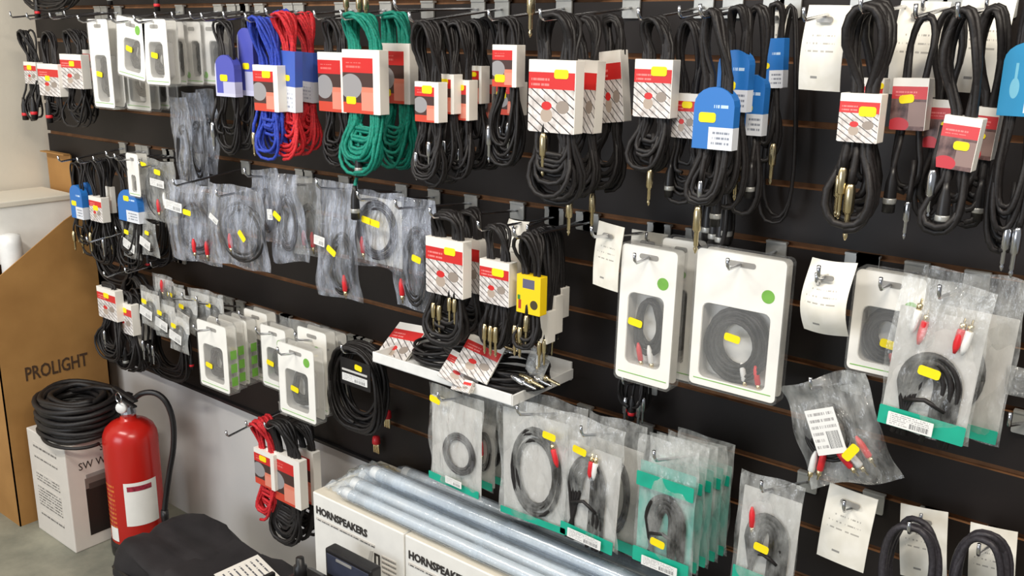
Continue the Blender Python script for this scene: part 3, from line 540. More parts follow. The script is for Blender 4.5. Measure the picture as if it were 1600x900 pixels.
# blue tagged
C('black cable with pointed violet blue tag beside shaded blister packs', (326, 26, 372, 240), .2, (336, 86, 366, 151), 'violet', n=6, stick=(-.1, -.1), round_top=True, depth=.02, hk='wall hook holding the pointed violet tag cable', plugs=[(338, 190, 'jackc')])
C('black cable with tall violet blue tag left of the blue cable coil', (362, 24, 402, 234), .17, (372, 44, 396, 150), 'violet', n=6, stick=(.0, -.12), round_top=True, depth=.02, hk='wall hook holding the tall violet tag cable')
C('blue cable coil behind the front blue one', (420, 10, 462, 225), .12, None, col='blue_cable', n=7)
C('blue cable coil with red and white card', (390, 22, 444, 246), .22, (396, 102, 434, 174), 'photo', col='blue_cable', spread=.07, vary=.22, n=13, stick=(.1, .6), r=.0036, hk='wall hook holding the blue cable coils', plugs=[(402, 205, 'jack', .8)])
C('red cable coil nearest, with a blue and white tag', (419, 14, 478, 246), .2, (437, 80, 461, 175), 'bluewhite', col='red_cable', spread=.07, vary=.22, n=14, stick=(-.1, .12), r=.0036, depth=.02, ctilt=.05, hk='wall hook holding the red cable coils')
C('red cable coil behind the nearest red one, with a second tag', (452, 16, 505, 240), .14, (468, 82, 490, 160), 'bluewhite', col='red_cable', spread=.07, vary=.22, n=13, r=.0036, depth=.014, ctilt=.05, plugs=[(473, 195, 'jack', .8)])
C('black cable coil with large red card between red and green coils', (492, 24, 552, 262), .16, (497, 82, 540, 175), 'photo', n=9, r=.0036, hk='wall hook between the red and green cable coils')
C('green cable coil behind, with its red card higher up', (582, 14, 648, 268), .12, (590, 68, 640, 162), 'photo', col='green_cable', spread=.08, vary=.22, n=16, r=.0038, stick=(-.5, -.65))
C('green cable coil in front with red card and dangling black plug', (522, 16, 606, 272), .2, (535, 78, 593, 178), 'photo', col='green_cable', spread=.08, vary=.22, n=20, r=.0038, stick=(-.55, -.6), hk='wall hook holding the green cable coils', plugs=[(560, 298, 'xlr', 1.0), (566, 236, 'xlr', .9)])
hook('empty looking wall hook between green and black coils', at(640, 20, .2).x, 1.59, .2, .24, GZ(-1))
# black coils with small cards
C('black cable coil behind the small carded ones, card half hidden', (735, 24, 800, 262), .1, (752, 124, 772, 186), 'photo', n=7)
C('black cable coil with narrow shaded card, fourth of the small carded row', (715, 24, 772, 262), .14, (730, 103, 752, 162), 'photo', n=7, stick=(-.1, .55))
C('black cable coil with small card, third of the small carded row', (690, 26, 752, 280), .17, (706, 125, 733, 188), 'photo', n=7, stick=(0, .62), plugs=[(722, 230, 'jackc', .7)])
C('black cable coil with small card, second of the small carded row', (664, 26, 725, 285), .19, (683, 116, 709, 178), 'photo', n=7, stick=(-.1, .62), plugs=[(700, 218, 'jackc', .7)])
C('black cable coil with small red card just right of the green coils', (636, 28, 700, 290), .22, (648, 128, 685, 191), 'photo', n=9, stick=(.05, .62), plugs=[(676, 220, 'jackc', .8), (656, 236, 'jackc', .8)], hk='wall hook holding the row of small carded coils')
C('black cable coil with lower of two stacked red cards', (765, 26, 828, 255), .12, (775, 128, 811, 180), 'photo', n=6, stick=(-.55, .2), plugs=[(785, 195, 'jackc'), (800, 190, 'jackc')])
C('black cable coil with upper of two stacked red cards', (758, 22, 818, 262), .18, (769, 70, 807, 136), 'photo', n=7, stick=(-.35, -.6), hk='wall hook holding two stacked red cards', plugs=[(770, 195, 'jackc')])
# the big coil group
C('black cable coil with tilted patterned card behind the biggest coil', (906, 18, 988, 297), .11, (934, 80, 972, 192), 'lines', n=9, r=.004, ctilt=-.12, plugs=[(931, 300, 'jack')])
C('black cable coil with patterned card in the middle behind the biggest coil', (862, 16, 955, 305), .16, (893, 94, 931, 208), 'lines', n=9, r=.004, ctilt=.03, stick=(-.5, .1), plugs=[(895, 308, 'jack')])
C('biggest black cable coil with large patterned red and white card', (810, 14, 925, 320), .23, (825, 94, 898, 208), 'lines', n=17, spread=.07, vary=.2, r=.0042, stick=(.4, .62), topw=.8, plugs=[(855, 206, 'jack', 1.1)], hk='wall hook holding the biggest black cable coil')
C('black cable coil with patterned card between the biggest coil and blue tags', (974, 20, 1056, 266), .17, (990, 93, 1049, 184), 'lines', n=10, r=.004, stick=(.3, .6), plugs=[(1021, 262, 'jack', .9)], hk='wall hook left of the blue tagged cables')
C('thin black cable coil with small patterned card next to the blue tags', (1036, 22, 1112, 322), .14, (1050, 146, 1088, 216), 'lines', n=7, r=.0034, stick=(.2, .5), plugs=[(1052, 262, 'xlr', .8)], hk='wall hook of the thin coil next to blue tags')
# blue tags
C('black guitar cable with blue tag at the back, by the white paper', (1180, -6, 1232, 250), .07, (1188, 60, 1224, 138), 'blue', n=3, r=.004, stick=(-.6, -.1), depth=.02, plugs=[(1213, 222, 'jack', 1.0)], ctilt=-.05)
C('black guitar cable with blue tag, right one of the front group', (1140, 0, 1208, 336), .13, (1150, 117, 1193, 212), 'blue', n=4, r=.004, stick=(-.2, -.1), round_top=True, depth=.02, plugs=[(1157, 246, 'jack', 1.0), (1178, 262, 'xlr', .8)])
C('black guitar cable with blue tag hung highest of the front group', (1108, 2, 1180, 330), .17, (1120, 78, 1169, 175), 'blue', n=5, r=.004, stick=(-.2, -.15), round_top=True, depth=.02, plugs=[(1125, 300, 'xlr', .9)])
C('black guitar cable with the lowest and nearest blue tag', (1064, 8, 1150, 320), .21, (1083, 136, 1146, 234), 'blue', n=5, r=.004, stick=(-.3, .02), round_top=True, depth=.02, topw=.4, plugs=[(1096, 320, 'jack', 1.1), (1100, 280, 'jackc', .8)], hk='wall hook holding the blue tagged guitar cables')
C('plain thin black cable loop trailing right of the blue tags', (1186, 0, 1262, 348), .05, None, n=2, r=.003, vary=.05, topw=.25)
C('bundle of black plugs hanging under the blue tagged cables', (1090, 250, 1150, 390), .09, None, n=4, r=.004, plugs=[(1112, 320, 'xlr'), (1122, 330, 'xlr'), (1133, 335, 'xlr'), (1142, 325, 'xlr')], gz=GZ(2))
sheet('white handwritten price sheet behind the blue tagged cables', (1196, 8, 1226, 138), .05, hk='short wall hook behind the blue tagged cables', gz=GZ(-1), hl=.01)
sheet('white handwritten price sheet alone beside the thick cable coil', (1256, 8, 1322, 142), .14, lean=.02, hk='wall hook holding the lone white price sheet', gz=GZ(-1))
sheet('white handwritten price sheet behind the thick cable coil', (1398, 2, 1476, 150), .05, lean=.03, hk='short wall hook of the sheet behind the thick coil', gz=GZ(-1), hl=.01)
sheet('white price sheet at the top right behind the clustered red cards', (1494, -6, 1578, 146), .05, lean=.03, hk='short wall hook of the sheet at the top right', gz=GZ(-1), hl=.01)
C('thick black cable coil with patterned card and gold jack plugs', (1290, -4, 1400, 358), .19, (1310, 146, 1374, 223), 'lines', n=6, r=.0056, stick=(.4, .28), topw=.75, plugs=[(1322, 258, 'jack', 1.1), (1334, 284, 'jack', 1.2), (1316, 270, 'jack', .9)], hk='wall hook holding the thick black cable coil')
C('second thick black cable coil directly behind the carded thick one', (1318, -6, 1402, 330), .12, (1338, 122, 1378, 200), 'lines', n=4, r=.0056, topw=.8, stick=(.6, .7))
C('thin arched black cable with dark red card against white sheet', (1396, 14, 1462, 300), .15, (1392, 122, 1448, 204), 'dark', n=2, r=.0042, stick=(-.15, .2, -.15), topw=.8, vary=.04, ctilt=-.02, plugs=[(1398, 272, 'xlr', .9), (1423, 312, 'jackc', .8)], hk='wall hook holding the thin arched cable')
C('black cable coil with red card, left of the right hand cluster', (1432, 6, 1510, 345), .12, (1445, 156, 1488, 232), 'dark', n=4, r=.004, stick=(.6, .0), plugs=[(1462, 275, 'jackc', .9)])
C('black cable coil with red card, rear right of the right hand cluster', (1494, 0, 1575, 352), .12, (1518, 168, 1556, 250), 'dark', n=5, r=.0045, stick=(-.2, -.1), ctilt=.05, plugs=[(1536, 290, 'xlr', .8)])
C('black cable coil with nearest red card of the right hand cluster', (1432, 4, 1546, 362), .2, (1467, 182, 1527, 266), 'dark', n=5, r=.0045, stick=(.2, -.08), topw=.5, ctilt=.08, plugs=[(1462, 262, 'jackc', 1.0), (1481, 296, 'xlr', .9)], hk='wall hook holding the right hand red card cluster')
C('black cables with bright blue card at the right edge', (1556, -8, 1632, 400), .16, (1564, 66, 1640, 183), 'cyan', n=7, r=.004, stick=(.4, .1), depth=.02, round_top=True, plugs=[(1578, 350, 'jackc', .9), (1594, 352, 'jackc', 1.0)], hk='wall hook at the right edge of the top row')
# glimpses of the row above
C('black cable coil ends dangling at the top left corner', (18, -150, 130, 18), .12, None, n=7, plugs=[(62, 2, 'red', .8)], gz=GZ(-3), hk='wall hook out of view at the top left corner')
C('black cable coil dangling from above with one red ringed plug', (150, -160, 262, -6), .1, None, n=6, plugs=[(249, -12, 'red', .8), (175, -20, 'xlr', .8)], gz=GZ(-3), hk='wall hook out of view above the blister packs')
C('coil above the green cables with gold plugs just showing', (545, -230, 600, -30), .15, None, n=5, plugs=[(546, -16, 'jack'), (566, -14, 'jack'), (577, -12, 'jack')], gz=GZ(-4), hk='wall hook out of view above the green coils')
C('coil above the biggest coil with one gold plug showing', (800, -250, 870, -30), .2, None, n=5, plugs=[(836, -20, 'jack', 1.2)], gz=GZ(-4), hk='wall hook out of view above the biggest coil')
th = thing('acrylic_shelf', 'pale grey shelf edge along the very top of the wall', 'shelf', (at(715, 0, .2).x, 0, 1.625))
sw = at(830, 0, .2).x-at(600, 0, .2).x
part('shelf_board', MB().box((0, -.1, .003), (sw, .2, .006), 0, .001), M['shell'], th); part('front_lip', MB().box((0, -.2, .006), (sw, .004, .03), 0, .001), M['insert_grey'], th); part('back_rail', MB().box((0, -.004, .01), (sw, .006, .04), 0, .001), M['insert_grey'], th)

# ---------------------------------------------------------------- middle row, left
bg = lambda *a, **k: bag(*a, **k)
bg('grey clear bag hanging below the shaded blister packs, left one', (268, 150, 300, 300), .12, tilt=-.05, film_='bag_blue', cab='black_cable', loop=(0, -.6, .3, .3), n=4, hk='wall hook of the left grey bag', gz=GZ(0))
bg('grey clear bag hanging below the shaded blister packs, middle one', (290, 142, 322, 290), .1, tilt=-.04, film_='bag_blue', cab='black_cable', loop=(0, -.6, .3, .3), n=4)
bg('grey clear bag hanging below the shaded blister packs, right one', (310, 140, 338, 270), .08, tilt=-.03, film_='bag_blue', cab='black_cable', loop=(0, -.6, .3, .3), n=4)
C('black cable with shiny blue tag dangling before the brown carton', (108, 250, 136, 380), .16, (110, 290, 128, 341), 'blue', n=3, r=.0028, stick=(-.4, -.1), round_top=True, depth=.02, plugs=[(120, 360, 'jack', .9)], hk='wall hook nearest the brown carton', gz=GZ(3))
C('black cable with narrow blue tag just right of the carton edge', (122, 250, 152, 400), .13, (127, 286, 141, 338), 'blue', n=4, r=.0028, round_top=True, depth=.02, plugs=[(133, 366, 'jack', .9), (126, 352, 'jack', .8)])
C('black cable with small white and red card in the left cluster', (134, 246, 172, 410), .15, (140, 308, 159, 346), 'lines', n=5, r=.003, stick=(0, .1), plugs=[(146, 362, 'jack', .9), (166, 370, 'jackc', .9)], hk='wall hook holding the small carded cable, left cluster', gz=GZ(3))
C('black cable with bare white strip label in the left cluster', (160, 244, 196, 420), .12, (168, 292, 176, 332), 'plain', n=6, r=.003, depth=.006, plugs=[(180, 372, 'jack', .9)], hk='wall hook holding the strip label cable', gz=GZ(3))
C('black cable with wide blue tag and yellow sticker, left cluster', (176, 240, 222, 420), .14, (184, 297, 215, 346), 'blue', n=6, r=.003, stick=(-.1, .45), round_top=True, depth=.02, hk='wall hook holding the wide blue tag', gz=GZ(3))
blister('long slim silver white stick pack hanging above the blue tag', (200, 240, 218, 306), .15, inside='plug', dot=None, stick=None, win=(.3, .1, .7, .5), hk='wall hook holding the slim stick pack', gz=GZ(3))
bg('small dark bag with yellow sticker under the wide blue tag', (192, 348, 220, 402), .14, film_='bag', cab='black_cable', loop=(0, -.55, .3, .3), n=3, stick=(0, .25), lab=(0, .62, .7, .25, .3))
bg('small dark bag with yellow sticker right of the wide blue tag', (222, 346, 248, 400), .14, film_='bag', cab='black_cable', loop=(0, -.55, .3, .3), n=3, stick=(.1, .3), lab=(-.1, .62, .6, .25, .3))
bg('black cable bag with pale label and two yellow stickers by the clear bags', (222, 250, 274, 345), .13, film_='bag', cab='black_cable', loop=(0, -.55, .38, .4), n=6, stick=((.15, .18), (-.25, .1)), lab=(.1, .36, .4, .12, .05), plugs=[(.0, .7, 'red_plastic'), (.2, .55, 'white_plastic')], hk='wall hook holding the black cable bag', gz=GZ(3))
C('black cable coil filling the gap behind the left cluster', (205, 250, 268, 415), .08, None, n=8, r=.0032, plugs=[(236, 395, 'red', .8)], hk='wall hook behind the left cluster', gz=GZ(3))
C('plain black cable coil hanging lowest in the left cluster', (150, 330, 215, 440), .1, None, n=7, r=.0032, gz=GZ(5), hk='wall hook of the lowest plain coil, left cluster')
# clear bags with coils
bg('clear bag of coiled cable with white label, leftmost of the middle row', (270, 288, 338, 408), .17, yaw=.1, film_='bag_blue', cab='grey_cable', loop=(.05, -.56, .34, .33), n=7, lab=(-.28, .3, .34, .12, .1), stick=(-.0, .35), plugs=[(.0, .78, 'red_plastic'), (.25, .76, 'red_plastic')], hk='wall hook holding the leftmost clear bag', gz=GZ(3), thick=.03)
bg('clear bag of black coil with slanted yellow sticker, second in middle row', (330, 292, 412, 418), .2, yaw=.05, film_='bag_blue', cab='black_cable', loop=(.08, -.55, .38, .36), n=9, lab=(-.3, .42, .16, .07, .5), stick=(.2, .56, .8), plugs=[(-.1, .62, 'red_plastic')], hk='wall hook holding the second clear bag', gz=GZ(3), thick=.03)
bg('narrow shiny clear bag, third in the middle row', (394, 266, 432, 378), .14, tilt=-.1, film_='bag_blue', cab='grey_cable', loop=(0, -.55, .2, .3), n=4, hk='wall hook holding the narrow shiny bag', gz=GZ(3))
bg('shiny pleated clear bag with small yellow sticker in the middle row', (420, 272, 470, 408), .17, tilt=-.08, film_='bag_blue', cab='grey_cable', loop=(0, -.55, .28, .32), n=5, lab=(-.3, .45, .16, .12), stick=(-.05, .46, .6), thick=.035)
bg('clear bag with dark plugs and red ends beside the pleated one', (458, 278, 502, 400), .12, film_='bag', cab='black_cable', loop=(.05, -.6, .3, .28), n=5, plugs=[(-.1, .85, 'red_plastic'), (.2, .88, 'red_plastic')], hk='wall hook holding the bag with red ends', gz=GZ(3))
bg('longest clear grey bag hanging lowest in the middle row', (494, 284, 560, 468), .2, film_='bag_blue', cab='black_cable', loop=(.1, -.68, .26, .26), n=6, lab=(-.25, .5, .25, .08, .1), stick=(.05, .56, .5), plugs=[(.2, .9, 'red_plastic')], hk='wall hook holding the longest clear bag', gz=GZ(3), thick=.035)
bg('clear bag with round grey coil and double yellow sticker', (548, 300, 630, 418), .18, yaw=-.05, film_='bag_blue', cab='grey_cable', loop=(.02, -.5, .38, .38), n=11, stick=((-.05, .36, .1), (.12, .38, .1)), insert=(.08, .95, 'insert_grey'), plugs=[(-.25, .8, 'red_plastic')], hk='wall hook holding the double sticker bag', gz=GZ(3), thick=.03)
bg('dark grey clear bag touching the patterned cards in the middle row', (618, 312, 676, 484), .18, film_='bag_blue', cab='black_cable', loop=(.05, -.6, .32, .36), n=9, stick=(.25, .5, .2), plugs=[(-.3, .9, 'red_plastic')], hk='wall hook holding the dark grey bag', gz=GZ(3), thick=.03)
# ---------------------------------------------------------------- middle row, centre
C('black coil with patterned card and gold plugs above the shelf, rear of two', (690, 322, 772, 520), .16, (716, 374, 749, 457), 'lines', n=9, r=.004)
C('black coil with patterned card and gold plugs above the shelf, front of two', (655, 326, 742, 535), .22, (665, 374, 723, 462), 'lines', n=13, r=.0042, stick=(.3, .6), topw=.8, plugs=[(683, 470, 'jack', .9), (692, 474, 'jack', .9), (708, 462, 'jack', .8), (716, 464, 'jack', .8)], hk='wall hook above the shelf heap', gz=GZ(3))
C('black coil with small patterned card right of the two on the hook', (742, 345, 800, 545), .2, (749, 408, 795, 476), 'lines', n=8, r=.0036, stick=(.25, .5), plugs=[(763, 503, 'jack', .9), (772, 506, 'jack', .9), (780, 508, 'jack', .9)], hk='wall hook of the small patterned card above shelf', gz=GZ(3))
sheet('curved white paper strip hanging behind the yellow pack', (790, 345, 822, 428), .12, curl=.02, hk='short wall hook behind the yellow pack', gz=GZ(3), hl=.01)
C('black coil with yellow printed pack and gold plugs', (800, 356, 852, 540), .2, (807, 431, 844, 491), 'yellowcard', n=8, r=.0036, depth=.02, plugs=[(810, 505, 'jack', .9), (818, 508, 'jack', .9), (828, 490, 'jack', .9)], hk='wall hook holding the yellow pack', gz=GZ(3))
xs = [(834, 866, 486, 545, .14, 'nearest'), (846, 876, 462, 530, .11, 'second'), (856, 884, 450, 505, .08, 'third')]
for i, (x0, x1, ya, yb, of, wd) in enumerate(xs):
    C('black cable with thin white side tag, %s of three by yellow pack' % wd, (x0-14, 350, x1+4, yb+5), of, (x0+8, ya, x0+22, yb-8), 'plain', n=6, r=.0034, spread=.024, depth=.024, plugs=[(x0+14, yb-15, 'jack', .8), (x0+22, yb-18, 'jack', .8)], **({'hk': 'wall hook holding three white side tag cables', 'gz': GZ(3)} if i == 0 else {}))
th = sheet('white price sheet hanging edge on, right of the yellow pack', (930, 350, 975, 452), .16, yaw=-.15, lean=.06, curl=.004, hk='wall hook holding the edge on price sheet', gz=GZ(3), hl=.06)
sheet('clear grey backing sheet behind the narrow blister packs', (984, 362, 1040, 470), .05, curl=.003, hk='short wall hook of the grey backing sheet', gz=GZ(3), hl=.01)
# blister packs right
blister('narrow white blister pack with red end behind the front one', (1030, 374, 1088, 592), .09, win=(.2, .12, .75, .66), inside='plug', dot=(.15, .76), stick=None, plug=['red_plastic'])
blister('narrow white blister pack with green dot and silver plug', (968, 386, 1054, 600), .16, win=(.16, .12, .82, .66), inside='plug', dot=(.55, .76), stick=(-.35, .56), plug=['red_plastic', 'white_plastic'], hk='wall hook holding the narrow blister packs', lean=.01)
blister('large white blister pack showing a round black cable coil', (1083, 396, 1222, 616), .14, win=(.1, .06, .88, .62), inside='coil', dot=(.66, .74), stick=(-.05, .6), plug=['white_plastic', 'red_plastic'], hk='wall hook holding the large blister pack')
blister('white blister pack with red plugs partly behind the clear teal bag', (1330, 426, 1440, 588), .13, win=(.14, .1, .9, .66), inside='coil', dot=(.66, .7), stick=(.2, .68), plug=['red_plastic', 'red_plastic'], hk='wall hook holding the partly hidden blister pack')
sheet('curled white price sheet between the large and partly hidden blister packs', (1258, 408, 1330, 520), .17, lean=-.03, curl=.028, hk='wall hook holding the curled price sheet', gz=GZ(3), hl=.05)
hook('bare double length wall hook beside the curled price sheet', at(1310, 425, .05).x+.02, 1.2, .1, .2, GZ(3), wide=.055)
bg('clear teal banded bag behind the front one at the right', (1425, 426, 1594, 684), .1, tilt=.03, film_='bag', cab='black_cable', loop=(0, -.62, .24, .22), n=3, insert=(.22, .97, 'insert_grey'), band=.1, hk=None, crump=.007)
bg('front clear bag with teal band and red white phono plugs at the right', (1392, 440, 1545, 688), .17, tilt=.05, film_='bag', cab='black_cable', hair=4, loop=(-.0, -.68, .2, .2), n=3, r=.0046, insert=(.2, .97, 'insert_grey'), band=.14, lab=(-.1, .925, .5, .09), stick=(.0, .56), plugs=[(-.27, .32, 'white_plastic', .1, 1), (-.18, .38, 'red_plastic', .1, 1), (.2, .38, 'red_plastic', .1, 1), (.28, .38, 'white_plastic', .1, 1)], hk='wall hook holding the right hand teal banded bags', crump=.006)
bg('crumpled clear bag tilted on its hook with white barcode label', (1205, 588, 1352, 752), .15, tilt=-.42, film_='bag', cab='black_cable', loop=(-.12, -.5, .26, .26), n=6, lab=(-.06, .45, .32, .42, .0), stick=(.14, .66, -.6), plugs=[(-.32, .78, 'white_plastic', -.6), (-.22, .86, 'red_plastic', -.6), (-.05, .86, 'red_plastic', .5), (.05, .76, 'white_plastic', .5), (.2, .6, 'red_plastic', .3)], thick=.05, crump=.012, hk='wall hook holding the crumpled bag', gz=GZ(5))
bg('clear plastic item cut by the right edge below the teal bags', (1568, 575, 1625, 625), .1, film_='bag', cab='black_cable', loop=(0, -.5, .2, .2), n=2, hk='wall hook at the right edge, middle row', gz=GZ(5))
C('small cluster of connectors hanging under the narrow blister packs', (968, 560, 1016, 640), .06, None, n=4, r=.003, plugs=[(982, 618, 'jackc', .9), (992, 622, 'red', .7), (1003, 624, 'jackc', .9), (1010, 618, 'jackc', .8)], gz=GZ(6), hk='wall hook of the small connector cluster')

# ---------------------------------------------------------------- lower row, left
C('black coil with white red card above the coil on white box', (150, 440, 196, 560), .2, (153, 452, 181, 498), 'lines', n=9, r=.0034, stick=(.0, .55), hk='wall hook of the lower left red card', gz=GZ(5), plugs=[(168, 515, 'jackc', .8)])
C('black coil with white red card, lower and right of the first', (172, 452, 218, 575), .18, (181, 474, 206, 520), 'lines', n=8, r=.0034, stick=(.1, .55), hk='wall hook of the second lower left card', gz=GZ(6), plugs=[(200, 545, 'xlr', .9)])
C('black coil with plain white strip card in the lower left cluster', (192, 458, 232, 575), .16, (201, 512, 212, 545), 'plain', n=7, r=.0034, plugs=[(212, 520, 'jackc', .9), (228, 530, 'jackc', .9)])
C('black coil with paired beige strip cards in the lower left cluster', (204, 446, 250, 572), .13, (213, 494, 224, 530), 'plain', n=8, r=.0034, depth=.03, plugs=[(236, 535, 'jackc', .9), (243, 538, 'jackc', .9)], hk='wall hook of the paired beige strip cards', gz=GZ(6))
C('arched thick black cable over the lower left cluster', (192, 428, 240, 540), .1, None, n=5, r=.005, topw=.9, gz=GZ(5), hk='wall hook of the arched thick cable')
C('dark cable coil deep in the lower left cluster', (232, 470, 306, 590), .06, None, n=10, r=.0034, gz=GZ(6), hk='wall hook of the dark deep coil', plugs=[(303, 555, 'red', .7)])
sp = [(222, 462, 'nearest the arched cable', .17), (244, 440, 'topmost with red tip', .1), (262, 452, 'just right of the topmost', .1), (280, 470, 'in the middle', .12), (300, 462, 'left of the last small pair', .1), (322, 468, 'rightmost', .09), (268, 500, 'lowest with white label', .17), (246, 480, 'centre left with yellow sticker', .16)]
for i, (x, y, wd, of) in enumerate(sp):
    bg('small hanging bag of black adaptors, %s' % wd, (x-3, y-10, x+27, y+48), of, film_='bag', cab='black_cable', loop=(0, -.6, .28, .25), n=4, stick=(-.02, .3) if i != 1 else None, lab=(0, .6, .6, .24, .2) if i in (0, 6, 7, 3) else None, insert=(.12, .5, 'insert_grey'), plugs=[(0, .2, 'red_plastic')] if i == 1 else (), group='small bags of adaptors in the lower left', **({'hk': 'small wall hook of the adaptor bag %s' % wd, 'gz': GZ(7)} if i in (3, 4, 5) else {}))
# white green packs
px = [((385, 487, 420, 592), .1, 'fourth green sided pack, half hidden in the row'), ((350, 497, 388, 592), .16, 'third green sided pack from the front'), ((330, 500, 368, 600), .19, 'second green sided pack from the front'), ((312, 506, 356, 606), .23, 'front white pack with green squares on its side and silver window')]
blister(px[0][2], px[0][0], px[0][1], win=(.2, .1, .8, .6), inside='plug', dot=None, stick=None, side=True, hk='chrome wall hook of the fourth green sided pack', gz=GZ(7))
blister(px[1][2], px[1][0], px[1][1], win=(.2, .1, .8, .6), inside='plug', dot=None, stick=None, side=True, hk='chrome wall hook of the third green sided pack', gz=GZ(7))
blister(px[2][2], px[2][0], px[2][1], win=(.2, .1, .8, .6), inside='plug', dot=None, stick=None, side=True)
blister(px[3][2], px[3][0], px[3][1], win=(.16, .1, .84, .66), inside='plug', dot=None, stick=(-.3, .66), side=True, seedcol='grey_cable', hk='chrome wall hook of the front green sided pack', gz=GZ(7))
blister('white pack with yellow sticker between green sided packs and lowest pack', (410, 512, 448, 606), .16, win=(.2, .12, .85, .66), inside='plug', dot=(.5, .76), stick=(-.3, .6), hk='chrome wall hook of the middle white pack', gz=GZ(7))
blister('rear white pack right of the lowest pack', (492, 520, 530, 636), .09, win=(.2, .12, .8, .6), inside='plug', dot=(.1, .76), stick=None, hk='chrome wall hook of the rear white pack', gz=GZ(7))
blister('white pack squeezed between the lowest pack and the rear one', (468, 516, 512, 640), .15, win=(.2, .12, .8, .6), inside='plug', dot=(.3, .76), stick=None, hk='chrome wall hook of the squeezed pack', gz=GZ(7))
blister('lowest white pack with dark oval window hanging over the wall edge', (437, 542, 492, 652), .22, win=(.18, .1, .82, .66), inside='plug', dot=(.6, .82), stick=(-.1, .6), hk='chrome wall hook of the lowest white pack', gz=GZ(7))
bg('empty looking clear bag top behind the white packs', (436, 500, 500, 590), .06, film_='bag', cab='black_cable', loop=(0, -.6, .2, .2), n=2)
# black coil pack
C('black cable coil with black header card and yellow sticker under the shelf', (516, 535, 604, 672), .13, None, n=12, r=.004, topw=.9, hk='chrome wall hook of the black coil pack', gz=GZ(7))
th = thing('header_card', 'black header card with white lettering and yellow sticker on the coil', 'card', at(556, 586, .155))
part('card', MB().plate(-.05, .05, -.03, .035, -.002, 0, .002), M['black_plastic'], th)
part('white_print', MB().plate(-.044, .04, -.02, -.002, -.0026, -.002, .001), M['label'], th); part('white_print', MB().plate(-.044, .04, .004, .009, -.0026, -.002, .001), M['insert_grey'], th); sticker(th, .012, .02, -.0026, .1)
# shelf with heap
XA, XB = at(583, 553, .2).x, at(800, 625, .2).x; ZS = at(600, 566, .2).z
th = thing('acrylic_tray', 'white acrylic shelf tray carrying a heap of cables', 'shelf', ((XA+XB)/2, 0, ZS)); sw = XB-XA
part('shelf_board', MB().box((0, -.1, -.004), (sw, .2, .006), 0, .001), M['white_plastic'], th); part('front_lip', MB().box((0, -.2, .006), (sw, .004, .022), 0, .001), M['white_plastic'], th)
part('back_rail', MB().box((0, -.004, .01), (sw, .006, .04), 0, .001), M['white_plastic'], th)
for s in (-1, 1): part('side_lip', MB().box((s*sw/2, -.1, .004), (.004, .2, .022), 0, .001), M['white_plastic'], th)
def flat_coil(label, px, py, of, rx, ry, z, n, plugs=0, rot=0):
    q = at(px, py, of); th = thing('coiled_cable', label, 'cable', (q.x, -of, ZS+z), (0, 0, rot), 'cables heaped on the shelf tray'); SEED[0] += 1; rnd = random.Random(SEED[0]); P = []
    for i in range(n*24+1):
        a = 2*math.pi*i/24; k = i/24; s_ = .78+.22*math.sin(k*2.1+SEED[0]); P.append((math.cos(a)*rx*s_, math.sin(a)*ry*s_, .006+.03*(.5+.5*math.sin(k*1.7+a*.5))*k/n+.002*k))
    part('cable', MB().tube(P, .0036, 6), M['black_cable'], th, smooth=True)
    for k in range(plugs): jack(th, (rx*(.3+.12*k), -ry*(.8-.2*k), .04), 'gold' if k % 2 else 'chrome', (1, -.3, -.15))
    return th
flat_coil('black cable coil lying at the left of the shelf tray', 690, 572, .12, .07, .06, .0, 8, 0)
flat_coil('black cable coil lying at the right of the shelf tray with plugs', 800, 592, .12, .085, .07, .0, 10, 4, .2)
flat_coil('black cable coil on top of the heap mid tray', 745, 570, .12, .075, .06, .042, 8, 2, .5)
def flat_card(label, px, py, of, w_, h_, z, rz, rx=0):
    q = at(px, py, of); th = thing('product_card', label, 'card', (q.x, -of, q.z), (math.radians(-38)+rx, rz*.5, rz*.4), 'cards on the shelf tray'); part('card', MB().plate(-w_/2, w_/2, -h_/2, h_/2, -.001, .001, .001), M['lines'], th); part('card_back', MB().plate(-w_/2, w_/2, -h_/2, h_/2, .004, .005, .001), M['plain'], th)
flat_card('white red card lying on the left end of the shelf tray', 626, 537, .13, .1, .11, .025, -.2, -.25)
flat_card('red striped card on top of the shelf heap, upper', 748, 560, .185, .08, .08, .105, .5)
flat_card('red striped card on top of the shelf heap, lower', 722, 580, .2, .08, .06, .075, .65)
flat_card('small red white card at the front lip of the shelf tray', 722, 602, .212, .05, .025, .03, -.2)
bg('clear crumpled packet on the right end of the shelf tray', (830, 548, 864, 592), .14, tilt=.3, film_='bag', cab='black_cable', loop=(0, -.5, .2, .2), n=2, plugs=[(0, .4, 'white_plastic')], crump=.01)
# red capped adaptors
for (x, y, wd) in ((605, 648, 'upper'), (588, 688, 'lower')):
    q = at(x, y, .02); th = thing('adaptor_card', '%s red capped set of metal adaptors on the wall below the shelf' % wd, 'adaptor', q, group='red capped adaptors')
    part('cap', MB().lathe([(.001, .012), (.009, .010), (.0105, .0), (.0105, -.008), (.009, -.009)], (0, 0, 0), (0, 0, 1), 12), M['red_plastic'], th, smooth=True)
    for k in (-1, 0, 1): part('adaptor', MB().lathe([(.0025, 0), (.0035, .003), (.0035, .024), (.0025, .026)], (.0075*k, 0, -.008), (0, 0, -1), 8), M['gold'], th, smooth=True)
    part('peg', MB().tube([(0, 0, 0), (0, .022, .004)], .002, 6), M['chrome'], th)
